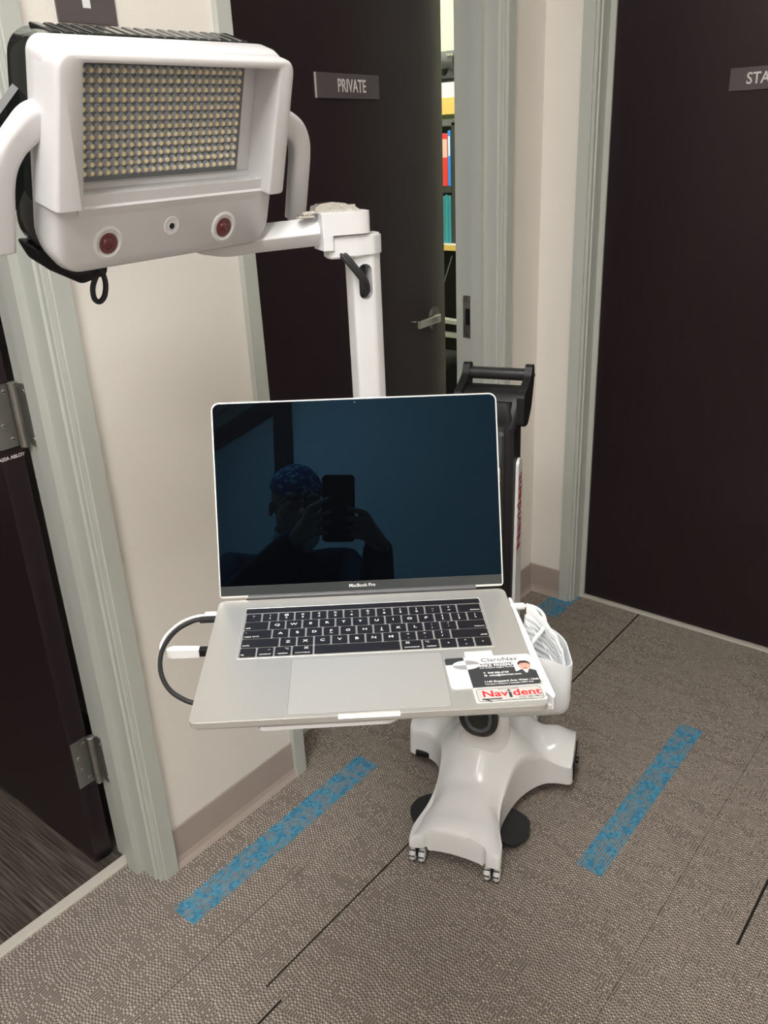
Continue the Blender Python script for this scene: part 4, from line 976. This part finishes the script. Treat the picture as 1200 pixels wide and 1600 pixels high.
# side handles
def handle(sgn):
    A = [(.160, -.084, -.052), (.186, -.084, -.052), (.212, -.090, -.052), (.2360, -.100, -.052), (.2505, -.118, -.052), (.2565, -.140, -.052), (.2600, -.180, -.052), (.2635, -.226, -.052), (.2638, -.232, -.052)]
    if sgn < 0: A = [(-(x if x < .2 else x - .032 + (.2565 - x) * .0), y, z_) for x, y, z_ in A]; A = [(-.160, -.078, -.045), (-.176, -.078, -.045), (-.190, -.088, -.045), (-.205, -.103, -.045), (-.2165, -.122, -.045), (-.2220, -.145, -.045), (-.2235, -.180, -.045), (-.2255, -.214, -.045), (-.2257, -.220, -.045)]
    P_ = smoothpath(A, 6); n = len(P_)
    rad = [1.35 - .35 * min(1, i / (n * .35)) for i in range(n)]; rad[-1] = .55; rad[-2] = .75; rad[-3] = .88; rad[-4] = .95
    bm = new(); sweep(bm, P_, rrect(-.0165, .0165, -.012, .012, .009, 5), radii=rad, up=Vector((-sgn, 0, 0)) if True else None)
    obj('side_handle', bm, m_hood, head, smooth=True, angle=70)
    # dark wing of the rear housing behind the handle
    bm = new()
    if sgn > 0: pts_ = [(.165, -.085), (.232, -.100), (.243, -.125), (.241, -.200), (.232, -.232), (.215, -.240), (.198, -.215), (.165, -.19)]
    else: pts_ = [(-.160, -.045), (-.205, -.095), (-.222, -.125), (-.222, -.205), (-.20, -.225), (-.160, -.15)]
    prism(bm, roundpoly(pts_, .014, 5), -.112 if sgn > 0 else -.10, -.085); obj('rear_wing', bm, m_blackgloss, head)
handle(1); handle(-1)
# arm carrying the head: from the back of the housing to the swivel block
Hh = lambda x, y, z_: HMX @ Vector((x, y, z_))
pm_w = T(*HUB) @ PM
e1 = pm_w @ Vector((-.062, -.004, 1.3265)); e0 = Hh(.05, -.20, -.13)
e0b = Vector((e0.x, e0.y, 1.315))
bm = new(); inv = HMX.inverted()
path = [inv @ Hh(.02, -.10, -.12), inv @ Vector((-1.045, .835, 1.345)), inv @ Vector((-1.022, .868, 1.318)), inv @ Vector((-.985, .918, 1.3195)), inv @ e1]
sweep(bm, smoothpath(path, 8), rrect(-.0165, .0165, -.014, .014, .003, 3), up=inv.to_3x3() @ Vector((0, 0, 1))); obj('arm', bm, m_white_matte, head, smooth=True)

# ------------------------------------------------------------------ storage bin with a face mask
binO = empty('storage_bin', LM); tag(binO, 'pale grey open plastic bin hanging at the right of the laptop', 'bin')
rimz = lambda x, y: (-.0095 - (x - .188) * .42 + (y - .10) * .12) if x > .1865 else -.0215
outl = roundpoly([(.140, .098), (.1862, .098), (.1868, .098), (.2265, .098), (.2310, .160), (.1868, .178), (.1862, .178), (.140, .178)], [.012, 0, 0, .014, .02, 0, 0, .02], 6)
def shr(pts, k): 
    cx, cy = .1865, .138
    return [(cx + (x - cx) * k, cy + (y - cy) * k) for x, y in pts]
bm = new()
def ins(pts, d):
    return [(.1865 + (x - .1865) * (1 - d / .043) if x > .19 else (x + (d if x < .18 else 0)), .138 + (y - .138) * (1 - d / .040)) for x, y in pts]
lv = [(-.0895, .010), (-.0895, .007), (-.0875, .0035), (-.082, .0010), (-.074, 0)]
sec_ = [[(x, y, z_) for x, y in ins(outl, d)] for z_, d in lv]
for d, dz in ((0, -.0015), (.0004, -.0002), (.0016, -.0002), (.0020, -.0015)): sec_.append([(p[0], p[1], rimz(*q) + dz) for p, q in zip(ins(outl, d), outl)])
sec_.append([(x, y, -.084) for x, y in ins(outl, .0032)])
loft(bm, sec_); obj('shell', bm, m_bin, binO, smooth=True, angle=60)
bm = new(); box(bm, .150, .178, .1785, .1810, -.060, -.018, .001); box(bm, .150, .178, .150, .1810, -.0225, -.0195, .0008); obj('hanger', bm, m_bin, binO)
mk = empty('face_mask', LM); tag(mk, 'pleated white face mask tucked into the grey bin', 'face mask')
# a curved pleated panel leaning in the bin, its upper edge arching down towards the right
bm = new(); NU, NV = 32, 44; grid = []
MA, MB_ = Vector((.1895, .1700)), Vector((.2265, .1290))
topz = lambda u: interp([(0, .018), (.16, .016), (.40, .008), (.70, -.005), (.90, -.021), (1, -.038)], u)
for i in range(NU + 1):
    u = i / NU; row = []
    for j in range(NV + 1):
        v = j / NV; zt = topz(u); zb = -.078
        b_ = MA + (MB_ - MA) * u; nrm_ = Vector((.87, .49))
        bulge = .010 * math.sin(u * PI) * math.sin(min(1, v * 1.1) * PI)
        ph = (v * 11) % 1; pl_d = .0022 * (ph - .5) if .08 < v < .90 else 0
        p = b_ + nrm_ * (bulge * .6 + pl_d) - nrm_ * .003
        row.append(bm.verts.new((p.x, p.y, zb + (zt - zb) * v)))
    grid.append(row)
for i in range(NU):
    for j in range(NV): bm.faces.new((grid[i][j], grid[i + 1][j], grid[i + 1][j + 1], grid[i][j + 1]))
edge_ = [v.co.copy() for v in [g_[-1] for g_ in grid]]; side_ = [v.co.copy() for v in grid[-1]][12:]
mid_ = [grid[i][int(NV * (.78 - .5 * (i / NU)))].co + Vector((-.0008, -.0006, .0)) for i in range(0, NU + 1, 2)]
fr = obj('panel', bm, m_mask, mk, smooth=True, angle=180); md = fr.modifiers.new('s', 'SOLIDIFY'); md.thickness = .0012
bm = new(); sweep(bm, edge_, .0010); sweep(bm, side_, .0009); obj('edge_binding', bm, m_mask, mk, smooth=True)
bm = new(); sweep(bm, mid_, .0012); obj('ear_loop', bm, m_mask, mk, smooth=True)

# ------------------------------------------------------------------ the photographer with a phone (seen mirrored in the display)
def CW(x, y, z): return CAMM @ Vector((x, y, z))       # phone frame: x right, y up, z back towards the person
PHM = CAMM.copy()
ph = empty('phone', PHM); tag(ph, 'black smartphone held upright by the person, mirrored in the laptop display', 'phone')
bm = new(); prism(bm, rrect(-.067, .0135, -.132, .0330, .011, 6), .0030, .0115); obj('case', bm, m_black, ph)
bm = new(); prism(bm, rrect(-.064, .0105, -.129, .0300, .009, 6), .0115, .0120); obj('screen', bm, m_blackgloss, ph)
bm = new(); prism(bm, rrect(-.022, .0100, -.0120, .0220, .008, 6), .0012, .0030); obj('camera_bump', bm, m_blackgloss, ph)
for (x, y) in ((0, 0.0), (0, .0155), (-.0135, .008)):
    bm = new(); lathe(bm, [(.0062, .0004), (.0062, .0012), (.0050, .0006), (.0050, .0009), (0, .0009)], M=T(x, y, 0), seg=24); obj('lens', bm, m_blackgloss, ph, smooth=True)

m_skin = mat('skin', (.72, .46, .36), .5, var=.06, vscale=25)
m_navy = mat('navy_jacket', (.010, .012, .040), .8, var=.2, vscale=20)
m_trouser = mat('dark_trousers', (.012, .012, .018), .85)
def skinmesh(chains, lvl=1):
    """chains: lists of (point, radius); the first point of the first chain is the root, equal points are merged"""
    me = bpy.data.meshes.new('k'); vs = []; rad = []; es = []; idx = {}
    for ch in chains:
        prev = None
        for p, r in ch:
            k = tuple(round(c, 4) for c in p)
            if k not in idx: idx[k] = len(vs); vs.append(Vector(p)); rad.append(r)
            i = idx[k]
            if prev is not None and (prev, i) not in es: es.append((prev, i))
            prev = i
    me.from_pydata(vs, es, []); o = bpy.data.objects.new('k', me); C.objects.link(o)
    o.modifiers.new('s', 'SKIN'); m2 = o.modifiers.new('d', 'SUBSURF'); m2.levels = m2.render_levels = lvl
    if not me.skin_vertices: me.attributes
    sv = me.skin_vertices[0].data
    for i, r in enumerate(rad): sv[i].radius = (r, r) if not isinstance(r, tuple) else r
    for v in sv: v.use_root = False
    sv[0].use_root = True
    dg = bpy.context.evaluated_depsgraph_get(); out = bpy.data.meshes.new_from_object(o.evaluated_get(dg))
    bpy.data.objects.remove(o); bpy.data.meshes.remove(me); return out
F = Vector((-.58, .81, 0)).normalized(); Rr = Vector((F.y, -F.x, 0))          # facing direction, the person's right
B0 = Vector((.30, -.635, 0))
def pb(r, f, z): return B0 + Rr * r + F * f + Vector((0, 0, z))
pel = pb(0, 0, .95); w1 = pb(0, .02, 1.12); ch1 = pb(0, .02, 1.29); sh = pb(0, .01, 1.415); nk = pb(-.01, .05, 1.475); hb = pb(-.015, .085, 1.53)
Lsh = pb(-.180, .03, 1.425); Rsh = pb(.180, .03, 1.425)
Lw = CW(-.138, -.144, .074); Rw = CW(.088, -.156, .074)
Lel = pb(-.235, .24, 1.235); Rel = pb(.225, .24, 1.225)
def leg(sg): return [(pel, .13), (pb(.10 * sg, 0, .88), .095), (pb(.11 * sg, .02, .68), .078), (pb(.11 * sg, .03, .49), .056), (pb(.11 * sg, .0, .30), .052), (pb(.11 * sg, -.03, .09), .036), (pb(.11 * sg, .03, .045), .038), (pb(.12 * sg, .13, .032), .030)]
def arm(a, el, wr, k=1.0): return [(sh, .10 * k), (a, .062 * k), ((a + el) / 2, .050 * k), (el, .043 * k), ((el + wr) / 2, .037 * k), (wr, .026 * k)]
torso = [(pel, .13), (w1, .12), (ch1, .135), (sh, .10), (nk, .055), (hb, .052)]
# hands: palm root, then five finger chains each
def hand(wr, palm, knk, fingers, thumb):
    chs = [[(wr + (wr - palm) * .15, .024), (wr, .023), ((wr + palm) / 2, .026), (palm, .027)]]
    for k_, f_ in zip(knk, fingers): chs.append([(palm, .026), (k_, .0115)] + [(q, .0085 - .0007 * i) for i, q in enumerate(f_)])
    chs.append([(palm, .026)] + [(q, .0105 - .0012 * i) for i, q in enumerate(thumb)])
    return chs
Lp = CW(-.110, -.100, .038)
LH_ = hand(Lw, Lp, [CW(-.098, -.052, .014), CW(-.094, -.072, .012), CW(-.092, -.092, .012), CW(-.092, -.112, .014)],
    [[CW(-.080, -.040, -.006), CW(-.062, -.030, -.0085), CW(-.046, -.022, -.0085)], [CW(-.078, -.066, -.009), CW(-.058, -.060, -.0095), CW(-.040, -.056, -.0085)],
     [CW(-.078, -.088, -.009), CW(-.058, -.084, -.0095), CW(-.042, -.082, -.0085)], [CW(-.078, -.109, -.007), CW(-.060, -.107, -.009), CW(-.048, -.106, -.0085)]],
    [CW(-.090, -.085, .040), CW(-.072, -.064, .034), CW(-.056, -.050, .0215)])
Rp = CW(.058, -.110, .040)
RH_ = hand(Rw, Rp, [CW(.040, -.062, .016), CW(.040, -.082, .014), CW(.040, -.102, .014), CW(.040, -.121, .016)],
    [[CW(.024, -.056, -.006), CW(.008, -.052, -.0085), CW(-.008, -.050, -.0085)], [CW(.024, -.078, -.009), CW(.006, -.075, -.0095), CW(-.012, -.073, -.0085)],
     [CW(.024, -.099, -.009), CW(.007, -.097, -.0095), CW(-.010, -.096, -.0085)], [CW(.025, -.118, -.007), CW(.010, -.117, -.009), CW(-.003, -.116, -.0085)]],
    [CW(.040, -.092, .040), CW(.020, -.078, .034), CW(.002, -.070, .0215)])
body = skinmesh([torso, leg(-1), leg(1), arm(Lsh, Lel, Lw), arm(Rsh, Rel, Rw)], 1)
# head frame: y = face direction, z = up
hc = Vector((.205, -.470, 1.585)); fdir = (CW(-.03, -.03, .0) - hc).normalized()
hxx = fdir.cross(Vector((0, 0, 1))).normalized(); hzz = hxx.cross(fdir)
HD = Matrix((hxx, fdir, hzz)).transposed().to_4x4(); HD.translation = hc
bm = new(); bm.from_mesh(body); bpy.data.meshes.remove(body)
for hnd in (LH_, RH_):
    me_ = skinmesh(hnd, 1); bm.from_mesh(me_); bpy.data.meshes.remove(me_)
def sp(c, r, s_): 
    vs = sphere(bm, (0, 0, 0), r, s_, 24, 16); bmesh.ops.transform(bm, matrix=HD @ T(*c), verts=vs)
sp((0, -.012, .028), .088, (.86, 1.10, 1.0)); sp((0, .018, -.035), .066, (.95, .98, 1.15)); sp((0, .052, -.082), .026, (1.2, .9, .8))
sp((0, .094, -.022), .013, (.9, 1.1, 1.0)); sp((0, .088, .002), .009, (.8, 1.0, 2.4)); sp((0, .075, .030), .03, (1.8, .5, .5))
sp((0, .080, -.050), .014, (1.7, .7, .35)); sp((0, .079, -.060), .013, (1.5, .7, .40))
for sg in (-1, 1): sp((sg * .076, -.008, -.010), .022, (.35, .7, 1.2)); sp((sg * .038, .058, -.018), .026, (1, .8, 1)); sp((sg * .031, .074, .006), .013, (1.1, .6, .8))
vs = cyl(bm, HD @ Vector((0, -.012, -.04)), nk, .05, .056)
person = obj('person', bm, m_skin, None, smooth=True, angle=180)
md = person.modifiers.new('r', 'REMESH'); md.mode = 'VOXEL'; md.voxel_size = .0045; md.use_smooth_shade = True
md = person.modifiers.new('m', 'SMOOTH'); md.factor = .5; md.iterations = 3
dg = bpy.context.evaluated_depsgraph_get(); nm = bpy.data.meshes.new_from_object(person.evaluated_get(dg)); person.modifiers.clear(); person.data = nm
tag(person, 'person in navy jacket and blue patterned cap taking the picture, reflected in the display', 'person')
def cloth(name, chains, m):
    me_ = skinmesh(chains, 2); b2 = new(); b2.from_mesh(me_); bpy.data.meshes.remove(me_); return obj(name, b2, m, person, smooth=True, angle=180)
cuff = lambda el, wr: wr + ((Lp if wr is Lw else Rp) - wr) * .45
cloth('jacket', [[(pb(0, 0, .86), .155), (w1, .150), (ch1, .158), (sh, .118), (pb(-.005, .035, 1.455), .072)],
    [(sh, .118), (Lsh, .078), ((Lsh + Lel) / 2, .066), (Lel, .058), ((Lel + Lw) / 2, .050), (cuff(Lel, Lw), .040)],
    [(sh, .118), (Rsh, .078), ((Rsh + Rel) / 2, .066), (Rel, .058), ((Rel + Rw) / 2, .050), (cuff(Rel, Rw), .040)]], m_navy)
cloth('trousers', [[(pb(0, 0, .95), .135), (pb(0, 0, .86), .14)]] + [[(pb(0, 0, .86), .14)] + [(q, r + .018) for q, r in leg(sg)[1:5]] + [(pb(.11 * sg, -.025, .11), .055)] for sg in (-1, 1)], m_trouser)
for sg in (-1, 1):
    bm = new(); sphere(bm, (0, 0, 0), .05, (.95, 2.7, .72)); 
    for v in bm.verts: v.co.z = max(v.co.z, -.034)
    bm.transform(frame(pb(.115 * sg, .055, .036), Rr, F)); obj('shoe', bm, m_rubber, person, smooth=True)
m_cap = mat('cap_fabric', (.05, .14, .36), .8); e = NT(m_cap); tc = m_cap.node_tree.nodes.new('ShaderNodeTexCoord')
vn = m_cap.node_tree.nodes.new('ShaderNodeTexVoronoi'); vn.inputs['Scale'].default_value = 60; m_cap.node_tree.links.new(tc.outputs['Object'], vn.inputs['Vector'])
m_cap.node_tree.links.new(e.mix(e.m('LESS_THAN', vn.outputs['Distance'], .38), (.03, .10, .26), (.50, .65, .78)), m_cap.node_tree.nodes['Principled BSDF'].inputs['Base Color'])
bm = new(); vs = sphere(bm, (0, 0, 0), .094, (.90, 1.12, 1.02), 32, 24); bmesh.ops.translate(bm, vec=(0, -.014, .034), verts=vs)
bmesh.ops.bisect_plane(bm, geom=bm.verts[:] + bm.edges[:] + bm.faces[:], plane_co=(0, .03, .040), plane_no=Vector((0, -.42, -1)).normalized() * 1.0, clear_outer=True)
bm.transform(HD); o = obj('cap', bm, m_cap, person, smooth=True, angle=180)
md = o.modifiers.new('s', 'SOLIDIFY'); md.thickness = .003
gl = empty('glasses', HD.copy(), person)
m_gl = mat('glasses_frame', (.03, .03, .035), .3)
for sg in (-1, 1):
    bm = new(); sweep(bm, [(sg * .033 + .024 * math.cos(k * PI / 12), .094 - .004 * abs(math.cos(k * PI / 12)), .004 + .018 * math.sin(k * PI / 12)) for k in range(24)], .0014, closed=True); obj('rim', bm, m_gl, gl, smooth=True)
    bm = new(); sweep(bm, [(sg * .057, .090, .006), (sg * .078, .05, .006), (sg * .080, -.01, .004)], .0014); obj('temple', bm, m_gl, gl)
bm = new(); sweep(bm, smoothpath([(-.009, .095, .006), (0, .099, .009), (.009, .095, .006)]), .0014); obj('bridge', bm, m_gl, gl)
for sg in (-1, 1):
    bm = new(); sphere(bm, (sg * .031, .078, .004), .0105, (1, .7, .55)); sphere(bm, (sg * .031, .0850, .003), .0045, (1, .3, 1), mi=1); bm.transform(HD); obj('eye', bm, [m_card, m_black], person, smooth=True)
bm = new(); loft(bm, [[(.062 * math.cos(a) * k, .022 + .062 * math.sin(a) * k, z_) for a in [PI * i / 12 for i in range(13)] + [PI * i / 12 for i in range(12, -1, -1)]] if False else [(.066 * k * math.cos(2 * PI * i / 28), .022 + .062 * k * math.sin(2 * PI * i / 28), z_ - .02 * math.sin(2 * PI * i / 28)) for i in range(28)] for z_, k in ((-.118, .80), (-.100, 1.02), (-.085, 1.06), (-.074, 1.04))], caps=False)
bm.transform(HD); obj('chin_mask', bm, m_mask, person, smooth=True)
